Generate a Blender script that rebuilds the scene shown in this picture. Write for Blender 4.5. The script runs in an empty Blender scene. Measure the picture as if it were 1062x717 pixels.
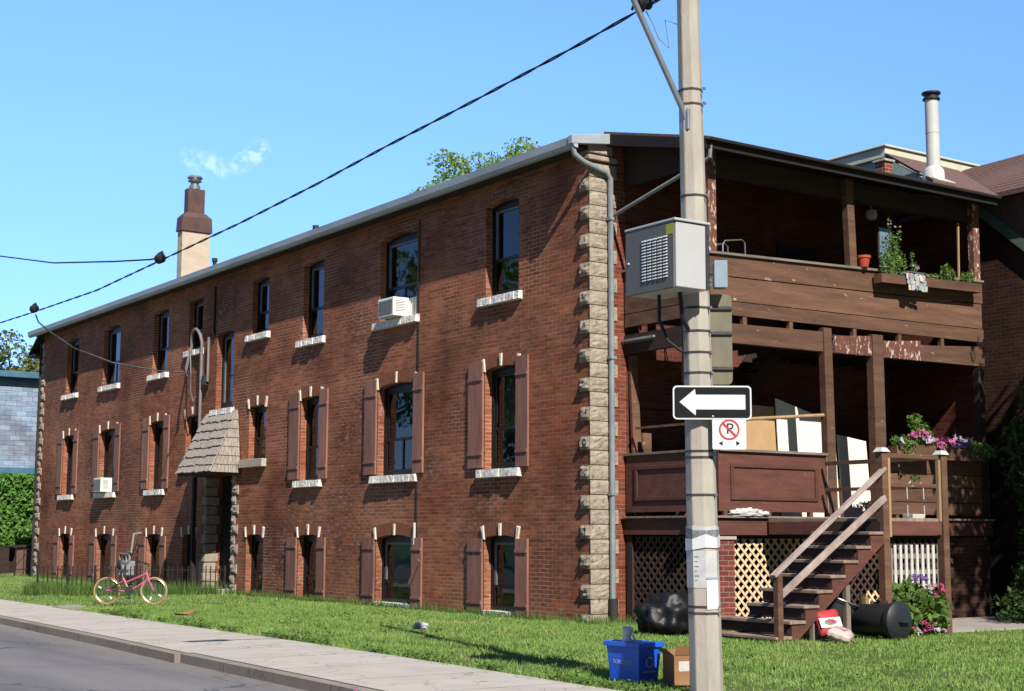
import bpy, math, random
import numpy as np
from mathutils import Vector, Matrix, Euler
random.seed(7); RNG = np.random.default_rng(11)
scene = bpy.context.scene
COL = scene.collection
SUNV = Vector((1.08, -0.29, 1.0)).normalized()

# ------------------------------------------------------------------ materials
def srgb(r, g, b, k=.62):
    """colour as seen on a display, brought down to the surface's reflectance"""
    f = lambda c: k*((c/255/12.92) if c/255 <= .04045 else ((c/255+.055)/1.055)**2.4)
    return (f(r), f(g), f(b), 1)

class NT:
    def __init__(s, name):
        s.m = bpy.data.materials.new(name); s.m.use_nodes = True
        s.t = s.m.node_tree; s.n = s.t.nodes; s.b = s.n['Principled BSDF']
        s.out = s.n['Material Output']
    def new(s, typ, **kw):
        n = s.n.new(typ)
        for k, v in kw.items():
            if k in n.inputs: n.inputs[k].default_value = v
            else: setattr(n, k, v)
        return n
    def l(s, a, b): s.t.links.new(a, b)
    def pos(s):
        return s.new('ShaderNodeNewGeometry').outputs['Position']
    def math(s, op, a, b=None, clamp=False):
        n = s.n.new('ShaderNodeMath'); n.operation = op; n.use_clamp = clamp
        for i, v in enumerate((a, b)):
            if v is None: continue
            if isinstance(v, (int, float)): n.inputs[i].default_value = v
            else: s.l(v, n.inputs[i])
        return n.outputs[0]
    def noise(s, scale, vec=None, stretch=(1, 1, 1), detail=5, rough=.6, off=(0, 0, 0)):
        v = vec or s.pos()
        mp = s.n.new('ShaderNodeMapping'); mp.inputs['Scale'].default_value = stretch
        mp.inputs['Location'].default_value = off; s.l(v, mp.inputs['Vector'])
        n = s.n.new('ShaderNodeTexNoise'); n.inputs['Scale'].default_value = scale
        n.inputs['Detail'].default_value = detail; n.inputs['Roughness'].default_value = rough
        s.l(mp.outputs[0], n.inputs['Vector']); return n.outputs['Fac']
    def ramp(s, fac, lo, hi):
        n = s.n.new('ShaderNodeMapRange'); n.inputs['From Min'].default_value = lo
        n.inputs['From Max'].default_value = hi; s.l(fac, n.inputs['Value']); return n.outputs[0]
    def mix(s, fac, a, b, blend='MIX'):
        n = s.n.new('ShaderNodeMix'); n.data_type = 'RGBA'; n.blend_type = blend
        if isinstance(fac, (int, float)): n.inputs[0].default_value = fac
        else: s.l(fac, n.inputs[0])
        for i, v in ((6, a), (7, b)):
            if isinstance(v, tuple): n.inputs[i].default_value = v
            else: s.l(v, n.inputs[i])
        return n.outputs[2]
    def bump(s, h, dist, strength=1.0):
        n = s.n.new('ShaderNodeBump'); n.inputs['Distance'].default_value = dist
        n.inputs['Strength'].default_value = strength; s.l(h, n.inputs['Height'])
        s.l(n.outputs[0], s.b.inputs['Normal'])

MATS = {}
def pm(name, c1, c2=None, scale=6, rough=.8, stretch=(1, 1, 1), bump=0, bscale=None, metal=0,
       spots=None, spot_scale=9, spot_lo=.62, spot_hi=.68, spot_stretch=(1, 1, 1), spec=.3):
    """noise-mottled painted or natural surface, with optional worn spots of a third colour"""
    k = NT(name); col = c1
    if c2:
        col = k.mix(k.ramp(k.noise(scale, stretch=stretch), .3, .7), c1, c2)
    if spots:
        f = k.noise(spot_scale, stretch=spot_stretch, detail=7, rough=.7, off=(3, 5, 7))
        col = k.mix(k.ramp(f, spot_lo, spot_hi), col, spots)
    if name.startswith(('wood_', 'shutter')):      # every board weathers a little differently
        oi = k.new('ShaderNodeObjectInfo'); tone = k.new('ShaderNodeCombineXYZ'); tv = k.math('ADD', k.math('MULTIPLY', oi.outputs['Random'], .38), .8)
        for q_ in range(3): k.l(tv, tone.inputs[q_])
        g_ = k.noise(26, stretch=stretch, detail=5, rough=.75, off=(1, 4, 2)); col = k.mix(k.ramp(g_, .4, .75), col, k.mix(1.0, col, (1.35, 1.32, 1.3, 1), 'MULTIPLY'))
        col = k.mix(1.0, col, tone.outputs[0], 'MULTIPLY')
    if isinstance(col, tuple): k.b.inputs['Base Color'].default_value = col
    else: k.l(col, k.b.inputs['Base Color'])
    k.b.inputs['Roughness'].default_value = rough; k.b.inputs['Metallic'].default_value = metal
    k.b.inputs['Specular IOR Level'].default_value = spec
    if bump: k.bump(k.noise(bscale or scale*3, stretch=stretch), bump)
    MATS[name] = k.m; return k.m

def brick_mat(name, c1, c2, mortar, soot=True, bw=.225, rh=.076, pale=.72, patch=0.0):
    k = NT(name)
    g = k.new('ShaderNodeNewGeometry')
    sp = k.new('ShaderNodeSeparateXYZ'); k.l(g.outputs['Position'], sp.inputs[0])
    sn = k.new('ShaderNodeSeparateXYZ'); k.l(g.outputs['True Normal'], sn.inputs[0])
    ax = k.math('GREATER_THAN', k.math('ABSOLUTE', sn.outputs[0]), .5)
    u = k.math('ADD', k.math('MULTIPLY', sp.outputs[0], k.math('SUBTRACT', 1.0, ax)), k.math('MULTIPLY', sp.outputs[1], ax))
    cv = k.new('ShaderNodeCombineXYZ'); k.l(u, cv.inputs[0]); k.l(sp.outputs[2], cv.inputs[1])
    wob = k.noise(3.0, detail=2)
    sc = k.new('ShaderNodeVectorMath', operation='ADD'); k.l(cv.outputs[0], sc.inputs[0])
    w2 = k.new('ShaderNodeCombineXYZ'); k.l(k.math('MULTIPLY', k.math('SUBTRACT', wob, .5), .02), w2.inputs[1]); k.l(w2.outputs[0], sc.inputs[1])
    br = k.new('ShaderNodeTexBrick'); k.l(sc.outputs[0], br.inputs['Vector'])
    br.inputs['Scale'].default_value = 1; br.inputs['Brick Width'].default_value = bw
    br.inputs['Row Height'].default_value = rh; br.inputs['Mortar Size'].default_value = .0065
    br.inputs['Mortar Smooth'].default_value = .3; br.inputs['Bias'].default_value = -.1
    br.inputs['Color1'].default_value = c1; br.inputs['Color2'].default_value = c2
    br.inputs['Mortar'].default_value = mortar
    col = br.outputs['Color']
    # brick-to-brick and row-to-row tone, laid along the courses
    tone = k.noise(1.0, vec=cv.outputs[0], stretch=(1.7, 13.1, 1), detail=3, rough=.85)
    col = k.mix(k.ramp(tone, .45, .75), col, k.mix(1.0, col, (1.6, 1.4, 1.25, 1), 'MULTIPLY'))
    big = k.noise(.7, detail=5, rough=.65, off=(5, 1, 9)); col = k.mix(k.ramp(big, .42, .62), col, k.mix(1.0, col, (.8, .66, .62, 1), 'MULTIPLY'))
    tone2 = k.noise(1.0, vec=cv.outputs[0], stretch=(.8, 11, 1), detail=4, rough=.7, off=(9, 2, 0))
    col = k.mix(k.ramp(tone2, .5, .72), col, k.mix(1.0, col, (.6, .54, .54, 1), 'MULTIPLY'))
    if soot:
        so = k.noise(.26, stretch=(1, 1, 1.5), detail=6, rough=.68, off=(2.2, 0, .6))
        col = k.mix(k.ramp(so, .42, .64), col, k.mix(1.0, col, (.46, .45, .47, 1), 'MULTIPLY'))
        st = k.noise(1.0, stretch=(2.6, 1, .28), detail=6, rough=.7, off=(0, 3, 5))
        col = k.mix(k.math('MULTIPLY', k.ramp(st, .52, .74), .7), col, k.mix(1.0, col, (.58, .55, .55, 1), 'MULTIPLY'))
        rp = k.noise(.42, detail=4, rough=.6, off=(7, 7, 1.5)); rpm = k.math('MULTIPLY', k.ramp(rp, .52, .6), br.outputs['Fac'])
        col = k.mix(rpm, col, srgb(182, 148, 120, .9))
        # lime bloom: pale crusts on single bricks
        wf = k.math('MULTIPLY', k.ramp(k.noise(.45, detail=3, off=(1, 8, 3.3)), .47, .6),
                    k.ramp(k.noise(1, vec=cv.outputs[0], stretch=(5, 16, 1), detail=4, rough=.75), .54, .62))
        col = k.mix(k.math('MULTIPLY', wf, pale), col, srgb(178, 160, 148))
    k.l(col, k.b.inputs['Base Color']); k.b.inputs['Roughness'].default_value = .88
    k.b.inputs['Specular IOR Level'].default_value = .2
    h = k.math('ADD', k.math('MULTIPLY', k.math('SUBTRACT', 1.0, br.outputs['Fac']), .7), k.math('MULTIPLY', k.noise(28, detail=4), .55))
    k.bump(h, .009)
    MATS[name] = k.m; return k.m

def leaf_mat(name, c1, c2, trans=.35, scale=1.2):
    k = NT(name)
    col = k.mix(k.ramp(k.noise(scale, detail=6, rough=.75), .35, .68), c1, c2)
    k.l(col, k.b.inputs['Base Color']); k.b.inputs['Roughness'].default_value = .55
    k.b.inputs['Specular IOR Level'].default_value = .25
    t = k.new('ShaderNodeBsdfTranslucent'); k.l(k.mix(1.0, col, (1.3, 1.35, .6, 1), 'MULTIPLY'), t.inputs['Color'])
    ms = k.new('ShaderNodeMixShader'); ms.inputs[0].default_value = trans
    k.l(k.b.outputs[0], ms.inputs[1]); k.l(t.outputs[0], ms.inputs[2]); k.l(ms.outputs[0], k.out.inputs['Surface'])
    MATS[name] = k.m; return k.m

def glass_mat(name, tint=(.5, .55, .55, 1), wav=.004):
    k = NT(name)
    tr = k.new('ShaderNodeBsdfTransparent', Color=tint)
    gl = k.new('ShaderNodeBsdfGlossy', Roughness=.02); gl.inputs['Color'].default_value = (.9, .95, 1, 1)
    fr = k.new('ShaderNodeFresnel', IOR=1.5)
    bp = k.new('ShaderNodeBump'); bp.inputs['Distance'].default_value = wav
    k.l(k.noise(1.6, detail=1), bp.inputs['Height']); k.l(bp.outputs[0], gl.inputs['Normal'])
    ms = k.new('ShaderNodeMixShader'); k.l(fr.outputs[0], ms.inputs[0])
    k.l(tr.outputs[0], ms.inputs[1]); k.l(gl.outputs[0], ms.inputs[2]); k.l(ms.outputs[0], k.out.inputs['Surface'])
    MATS[name] = k.m; return k.m

brick_mat('brick', srgb(152, 97, 70, .95), srgb(124, 75, 56, .95), srgb(168, 130, 102, .95), bw=.25)
brick_mat('porch_brick_shaded', srgb(124, 70, 54, .5), srgb(98, 54, 44, .5), srgb(120, 96, 82, .5), soot=False)  # darker copy of the wall brick, gallery shade put into its colour
brick_mat('end_brick', srgb(150, 78, 58), srgb(112, 58, 46), srgb(150, 126, 108), soot=False)
brick_mat('blue_shingle', srgb(150, 170, 192, .7), srgb(118, 140, 164, .7), srgb(92, 112, 134, .7), soot=False, bw=.42, rh=.2)
brick_mat('pier_brick', srgb(140, 74, 62), srgb(108, 56, 48), srgb(165, 150, 140), soot=False, bw=.24, rh=.085)
brick_mat('dark_brick', srgb(84, 56, 46), srgb(62, 44, 38), srgb(96, 84, 76), soot=False)
brick_mat('stub_brick', srgb(150, 80, 62), srgb(120, 62, 52), srgb(190, 180, 170), soot=False)
pm('arch_brick', srgb(142, 88, 62, .86), srgb(112, 66, 50, .86), 14, .9, bump=.006)
pm('quoin_stone', srgb(198, 182, 162, .58), srgb(160, 146, 130, .58), 5, .92, bump=.03, bscale=14, spots=srgb(112, 104, 96, .5), spot_scale=10, spot_lo=.57, spot_hi=.68)
pm('sill_stone', srgb(232, 228, 220, .95), srgb(186, 180, 172, .95), 7, .9, bump=.035, bscale=11, spots=srgb(92, 86, 80, .95), spot_scale=13, spot_lo=.6, spot_hi=.68)
pm('key_stone', srgb(214, 204, 188, .95), srgb(178, 166, 150, .95), 8, .9, bump=.01)
pm('smooth_sill', srgb(175, 165, 150, .95), srgb(150, 142, 130, .95), 9, .9)
pm('shutter_paint', srgb(134, 94, 80, .95), srgb(108, 74, 64, .95), 5, .75, stretch=(1, 1, .2), bump=.002, spots=srgb(150, 120, 112, .95), spot_scale=22, spot_lo=.68, spot_hi=.76)
pm('window_paint', srgb(36, 32, 31, .5), srgb(26, 23, 22, .5), 6, .5)
pm('window_pale', srgb(128, 136, 142), srgb(108, 114, 120), 6, .5)
pm('sash_paint', srgb(44, 42, 42, .5), srgb(32, 30, 30, .5), 6, .45)
glass_mat('glass'); glass_mat('screen_glass', (.25, .27, .28, 1))
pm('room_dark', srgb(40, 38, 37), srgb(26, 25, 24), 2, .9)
pm('curtain_white', srgb(215, 215, 205), srgb(190, 192, 184), 3, .9, stretch=(6, 1, .2))
pm('curtain_grey', srgb(140, 146, 142), srgb(110, 116, 114), 3, .9, stretch=(6, 1, .2))
pm('curtain_green', srgb(150, 165, 150), srgb(125, 140, 128), 3, .9, stretch=(6, 1, .2))
pm('gutter_metal', srgb(168, 174, 180, .95), srgb(140, 146, 152, .95), 2, .5, stretch=(.3, 1, 1), spots=srgb(110, 112, 112, .95), spot_scale=5, spot_lo=.6, spot_hi=.75)
pm('flash_metal', srgb(188, 194, 200), srgb(165, 170, 176), 2, .45)
pm('pipe_grey', srgb(158, 164, 168), srgb(132, 138, 142), 4, .5)
pm('pipe_boot', srgb(66, 60, 56), srgb(50, 46, 44), 6, .8)
pm('conduit', srgb(150, 140, 136), srgb(122, 112, 108), 5, .6)
pm('roof_tar', srgb(74, 72, 72), srgb(56, 54, 54), 3, .95)
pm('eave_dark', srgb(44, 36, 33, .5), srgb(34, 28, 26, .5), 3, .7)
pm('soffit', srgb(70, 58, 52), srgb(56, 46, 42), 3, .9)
pm('render_cream', srgb(222, 206, 184), srgb(205, 186, 164), 3, .95, spots=srgb(150, 110, 86), spot_scale=3.4, spot_lo=.64, spot_hi=.67, bump=.01)
pm('cap_brown', srgb(108, 80, 72), srgb(88, 64, 58), 3, .6)
pm('galvanised', srgb(200, 204, 206), srgb(168, 172, 176), 6, .35, metal=.7)
pm('flue_white', srgb(226, 226, 218), srgb(206, 206, 200), 2, .5)
pm('dark_metal', srgb(58, 58, 60), srgb(42, 42, 44), 6, .5)
pm('rust_iron', srgb(48, 42, 40, .5), srgb(36, 32, 30, .5), 8, .8, spots=srgb(110, 84, 66), spot_scale=12)
pm('wood_brown', srgb(122, 88, 68), srgb(88, 62, 49), 3, .8, stretch=(1, .25, 2.4), bump=.004, bscale=14, spots=srgb(190, 172, 156), spot_scale=9, spot_lo=.64, spot_hi=.7, spot_stretch=(1, .45, 1.3))
pm('wood_peeling', srgb(120, 76, 60), srgb(98, 60, 48), 4, .8, bump=.003, spots=srgb(206, 192, 178), spot_scale=13, spot_lo=.55, spot_hi=.6, spot_stretch=(1, 1, .5))
pm('wood_maroon', srgb(112, 70, 58), srgb(88, 54, 45), 4, .75, stretch=(1, .3, 2), bump=.003, spots=srgb(176, 152, 140), spot_scale=10, spot_lo=.66, spot_hi=.73, spot_stretch=(1, .5, 1.2))
pm('wood_dark', srgb(64, 46, 40), srgb(46, 34, 30), 4, .85, stretch=(1, .4, 2), bump=.003)  # dark wood, tone lowered to deepen the shade inside the porch
pm('wood_tread', srgb(160, 138, 122, .7), srgb(118, 96, 82, .7), 5, .85, stretch=(.5, 2, 1), bump=.004, spots=srgb(150, 132, 118), spot_scale=6, spot_lo=.62, spot_hi=.72)
pm('wood_rail', srgb(196, 178, 168, .72), srgb(150, 128, 118, .72), 6, .8, stretch=(2, .4, .4), bump=.002)
pm('wood_raw', srgb(176, 146, 108), srgb(150, 120, 88), 6, .8, stretch=(1, 1, .3))
pm('wood_weathered', srgb(152, 142, 128), srgb(120, 110, 98), 6, .9, stretch=(2, 2, .3), bump=.003)
pm('rail_cap', srgb(150, 140, 128), srgb(116, 100, 90), 5, .85, stretch=(2, .3, 1))
pm('white_paint', srgb(226, 224, 218), srgb(206, 202, 194), 5, .7)
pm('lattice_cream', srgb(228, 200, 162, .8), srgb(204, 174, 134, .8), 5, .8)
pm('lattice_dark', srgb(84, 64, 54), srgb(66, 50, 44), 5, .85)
pm('shingle_brown', srgb(132, 102, 92), srgb(98, 74, 66), 8, .95, stretch=(3, 1, 1), bump=.01, bscale=25)
pm('shake_grey', srgb(176, 164, 152, .8), srgb(126, 116, 106, .8), 4, .95, stretch=(5, 5, .7), bump=.008, bscale=12)
pm('cream_trim', srgb(228, 226, 200), srgb(210, 208, 184), 3, .6)
pm('pale_siding', srgb(176, 192, 200), srgb(156, 172, 182), 3, .8)
pm('green_trim', srgb(120, 136, 128), srgb(100, 116, 110), 4, .7)
pm('teal_trim', srgb(84, 128, 152), srgb(66, 108, 132), 3, .6)
pm('grey_shingle', srgb(150, 164, 178), srgb(120, 134, 148), 3, .9, stretch=(1, 2, 9), bump=.012, bscale=7)
pm('orange_board', srgb(226, 110, 50), srgb(206, 96, 42), 4, .6)
pm('shed_brown', srgb(122, 92, 80), srgb(98, 74, 64), 4, .85, stretch=(1, 3, .4))
pm('concrete_pole', srgb(200, 192, 178), srgb(174, 165, 152), 5, .9, bump=.004, bscale=40, stretch=(1, 1, .35), spots=srgb(120, 108, 98), spot_scale=6, spot_lo=.66, spot_hi=.74, spot_stretch=(3, 3, .5))
pm('band_steel', srgb(92, 90, 90), srgb(70, 68, 68), 9, .5, metal=.4)
pm('cabinet_shaded_grey', srgb(126, 124, 120, .5), srgb(116, 114, 110, .5), 2, .45)  # door face darker than the body: grazing-light shade put into the grey
pm('cabinet_pale', srgb(204, 204, 202), srgb(194, 194, 192), 2, .45)
pm('slot_pale', srgb(226, 228, 230), None, rough=.5)
pm('cabinet_blue', srgb(150, 170, 184), srgb(138, 158, 172), 3, .5)
pm('sticker_yellow', srgb(190, 190, 70), srgb(160, 160, 60), 30, .6)
pm('plate_olive', srgb(140, 132, 108), srgb(112, 104, 86), 3, .6, stretch=(2, 2, .5))
pm('sign_black', srgb(22, 25, 27, .5), None, rough=.6, spec=.15)
pm('sign_white', srgb(226, 228, 230), None, rough=.45)
pm('sign_red', srgb(196, 66, 66), None, rough=.45)
pm('pink_paper', srgb(220, 110, 160), None, rough=.8)
pm('paper', srgb(214, 214, 210), srgb(190, 190, 188), 9, .9)
pm('paper_blue', srgb(150, 170, 196), None, rough=.9)
pm('ink', srgb(96, 96, 100), srgb(160, 160, 162), 40, .9)
pm('cable_black', srgb(34, 34, 36), srgb(24, 24, 26), 9, .6)
pm('cable_grey', srgb(150, 150, 150), srgb(80, 80, 82), 1.5, .6)
pm('bin_blue', srgb(28, 90, 205, .9), srgb(24, 80, 188, .9), 4, .45, spec=.5)
pm('bin_print', srgb(178, 200, 235), None, rough=.6)
pm('cardboard', srgb(172, 128, 88), srgb(146, 106, 72), 4, .9)
pm('card_label', srgb(222, 216, 206), srgb(200, 190, 180), 30, .8)
pm('card_red', srgb(190, 90, 80), srgb(215, 205, 200), 24, .8)
pm('bag_black', srgb(24, 24, 26), srgb(16, 16, 18), 6, .5, spec=.35, bump=.012, bscale=9)
pm('can_black', srgb(44, 46, 48), srgb(34, 36, 38), 6, .5, spec=.4)
pm('can_green', srgb(70, 140, 96), None, rough=.6)
pm('bag_white', srgb(222, 206, 200), srgb(196, 168, 158), 9, .6)
pm('bag_red', srgb(196, 60, 64), srgb(176, 46, 54), 9, .6)
pm('bag_green', srgb(70, 110, 80), None, rough=.6)
pm('tub_grey', srgb(64, 64, 66), srgb(50, 50, 52), 6, .5)
pm('pot_red', srgb(196, 84, 54), srgb(176, 70, 44), 6, .7)
pm('bike_pink', srgb(206, 104, 140), srgb(186, 90, 126), 6, .35, spec=.5)
pm('tyre_tan', srgb(196, 156, 104), srgb(176, 138, 92), 8, .8)
pm('rubber', srgb(30, 30, 32), srgb(24, 24, 26), 8, .7)
pm('steel', srgb(196, 198, 200), srgb(170, 172, 176), 8, .3, metal=.8)
pm('reflector', srgb(236, 236, 232), None, rough=.2)
pm('ac_white', srgb(222, 220, 212, .95), srgb(208, 206, 198, .95), 4, .5)
pm('ac_grille', srgb(96, 98, 100, .95), srgb(70, 72, 74, .95), 20, .6)
pm('meter_grey', srgb(160, 164, 164), srgb(130, 134, 134), 6, .5)
pm('drywall', srgb(234, 228, 212, .8), srgb(222, 214, 198, .8), 2, .9)
pm('hardboard', srgb(206, 170, 124), srgb(190, 154, 110), 3, .9)
pm('mirror_blue', srgb(130, 150, 170), srgb(100, 118, 138), 3, .3)
pm('dry_leaf', srgb(190, 140, 96), srgb(160, 112, 72), 20, .9)
pm('cloth_a', srgb(220, 224, 230), srgb(150, 170, 210), 40, .9); pm('cloth_b', srgb(70, 96, 150), srgb(200, 206, 216), 30, rough=.9)
pm('cloth_c', srgb(206, 190, 120), srgb(220, 216, 200), 30, rough=.9); pm('cloth_d', srgb(180, 96, 92), srgb(214, 196, 190), 30, rough=.9); pm('cloth_e', srgb(110, 160, 146), srgb(190, 206, 200), 30, rough=.9)
leaf_mat('leaf_tree', srgb(104, 136, 60, .75), srgb(162, 184, 94, .75), .45)
leaf_mat('leaf_olive', srgb(110, 124, 62), srgb(158, 162, 92), .4, .6)
leaf_mat('leaf_ivy', srgb(66, 118, 42), srgb(126, 172, 76), .3, 3)
leaf_mat('leaf_plant', srgb(84, 120, 54), srgb(136, 164, 88), .35, 6)
leaf_mat('leaf_shrub', srgb(48, 74, 34), srgb(76, 104, 46), .3, 2)
leaf_mat('petal_pink', srgb(206, 90, 160), srgb(230, 140, 190), .3, 9)
leaf_mat('petal_white', srgb(236, 226, 236), srgb(214, 190, 220), .3, 9)
leaf_mat('petal_magenta', srgb(190, 50, 110), srgb(220, 90, 140), .3, 9)
leaf_mat('petal_violet', srgb(120, 80, 170), srgb(160, 120, 200), .3, 9)
pm('bark', srgb(96, 82, 68), srgb(70, 58, 48), 6, .95, stretch=(3, 3, .5), bump=.02)

# grass: green blades with paler, dry patches
def grass_mat(name, a, b, dry, trans):
    k = NT(name)
    col = k.mix(k.ramp(k.noise(2.4, detail=6, rough=.7), .35, .65), a, b)
    d = k.ramp(k.noise(.55, detail=5, rough=.7, off=(4.2, 1.1, 0)), .54, .7)
    d2 = k.math('MULTIPLY', d, k.ramp(k.noise(7, detail=3), .35, .65))
    col = k.mix(d2, col, dry)
    k.l(col, k.b.inputs['Base Color']); k.b.inputs['Roughness'].default_value = .6
    k.b.inputs['Specular IOR Level'].default_value = .2
    if trans:
        t = k.new('ShaderNodeBsdfTranslucent'); k.l(k.mix(1.0, col, (1.05, 1.1, .6, 1), 'MULTIPLY'), t.inputs['Color'])
        ms = k.new('ShaderNodeMixShader'); ms.inputs[0].default_value = trans
        k.l(k.b.outputs[0], ms.inputs[1]); k.l(t.outputs[0], ms.inputs[2]); k.l(ms.outputs[0], k.out.inputs['Surface'])
    MATS[name] = k.m
grass_mat('grass_blade', srgb(112, 148, 68, .82), srgb(144, 170, 92, .82), srgb(194, 184, 124, .84), .3)
grass_mat('weed_blade', srgb(86, 120, 52), srgb(118, 146, 74), srgb(140, 156, 90), .3)
grass_mat('lawn_soil', srgb(84, 100, 50), srgb(100, 112, 60), srgb(150, 132, 98), 0)
grass_mat('far_field', srgb(80, 110, 50), srgb(100, 124, 60), srgb(120, 120, 80), 0)

def paving_mat(name, base, dark, joint, axis, soil):
    k = NT(name)
    sp = k.new('ShaderNodeSeparateXYZ'); k.l(k.pos(), sp.inputs[0])
    f = k.math('FRACT', k.math('DIVIDE', k.math('ADD', sp.outputs[axis], 200.3), joint))
    j = k.math('LESS_THAN', f, .02/joint)
    slab = k.new('ShaderNodeTexWhiteNoise', noise_dimensions='1D')
    k.l(k.math('FLOOR', k.math('DIVIDE', k.math('ADD', sp.outputs[axis], 200.3), joint)), slab.inputs['W'])
    col = k.mix(k.ramp(k.noise(1.4, detail=7, rough=.7), .3, .7), base, dark)
    col = k.mix(k.math('MULTIPLY', slab.outputs[0], .35), col, dark)
    col = k.mix(k.ramp(k.noise(5, detail=8, rough=.8, off=(5, 0, 1)), .62, .75), col, soil)
    col = k.mix(j, col, srgb(92, 86, 80))
    k.l(col, k.b.inputs['Base Color']); k.b.inputs['Roughness'].default_value = .92
    ck_ = k.new('ShaderNodeTexVoronoi', feature='DISTANCE_TO_EDGE', Scale=.55); nz_ = k.new('ShaderNodeTexNoise', Scale=2.2, Detail=5.0); k.l(k.pos(), nz_.inputs['Vector'])
    av = k.new('ShaderNodeVectorMath', operation='ADD'); k.l(k.pos(), av.inputs[0]); k.l(nz_.outputs['Color'], av.inputs[1]); k.l(av.outputs[0], ck_.inputs['Vector'])
    col = k.mix(k.math('MULTIPLY', k.math('LESS_THAN', ck_.outputs['Distance'], .005), .6), col, srgb(96, 88, 80))
    col = k.mix(k.math('MULTIPLY', k.ramp(k.noise(.8, detail=7, rough=.8, off=(2, 6, 0)), .52, .7), .5), col, k.mix(1.0, col, (.7, .68, .66, 1), 'MULTIPLY'))
    k.l(col, k.b.inputs['Base Color'])
    k.bump(k.noise(60, detail=3), .003); MATS[name] = k.m
paving_mat('sidewalk', srgb(194, 185, 172, .72), srgb(174, 165, 154, .72), 1.52, 0, srgb(158, 146, 134, .74))
paving_mat('kerb', srgb(168, 154, 138), srgb(136, 124, 110), 3.0, 0, srgb(112, 102, 90))
paving_mat('concrete_slab', srgb(182, 172, 162), srgb(160, 150, 140), 1.2, 1, srgb(140, 130, 122))
def road_mat():
    k = NT('asphalt')
    col = k.mix(k.ramp(k.noise(.5, detail=7, rough=.65, stretch=(.25, 1.4, 1)), .3, .7), srgb(132, 127, 124), srgb(106, 102, 101))
    col = k.mix(k.ramp(k.noise(90, detail=3), .3, .7), col, k.mix(1.0, col, (1.3, 1.3, 1.3, 1), 'MULTIPLY'))
    v = k.new('ShaderNodeTexVoronoi', feature='DISTANCE_TO_EDGE', Scale=.35); mp = k.new('ShaderNodeMapping')
    nz = k.new('ShaderNodeTexNoise', Scale=1.5, Detail=4.0); k.l(k.pos(), nz.inputs['Vector'])
    ad = k.new('ShaderNodeVectorMath', operation='ADD'); k.l(k.pos(), ad.inputs[0]); k.l(nz.outputs['Color'], ad.inputs[1])
    k.l(ad.outputs[0], v.inputs['Vector'])
    col = k.mix(k.math('MULTIPLY', k.math('LESS_THAN', v.outputs['Distance'], .007), .7), col, srgb(60, 60, 62))
    col = k.mix(k.ramp(k.noise(.28, stretch=(.12, 2.6, 1), detail=5, rough=.6, off=(3, 2, 0)), .45, .62), col, k.mix(1.0, col, (.72, .72, .74, 1), 'MULTIPLY'))
    col = k.mix(k.ramp(k.noise(2.2, detail=6, rough=.75, off=(8, 2, 0)), .62, .72), col, k.mix(1.0, col, (.66, .66, .67, 1), 'MULTIPLY'))
    spy = k.new('ShaderNodeSeparateXYZ'); k.l(k.pos(), spy.inputs[0])
    grit = k.math('MULTIPLY', k.ramp(k.math('ADD', spy.outputs[1], k.math('MULTIPLY', k.noise(1.3, detail=5), .9)), -8.6, -8.0), k.ramp(k.noise(9, detail=6, rough=.8), .4, .6))
    col = k.mix(k.math('MULTIPLY', grit, .7), col, srgb(150, 138, 122))
    k.l(col, k.b.inputs['Base Color']); k.b.inputs['Roughness'].default_value = .85
    k.bump(k.noise(120, detail=2), .004); MATS['asphalt'] = k.m
road_mat()

# ------------------------------------------------------------------ mesh helpers
def root_loc(o):
    while o.parent: o = o.parent
    return o.location.copy()

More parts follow.
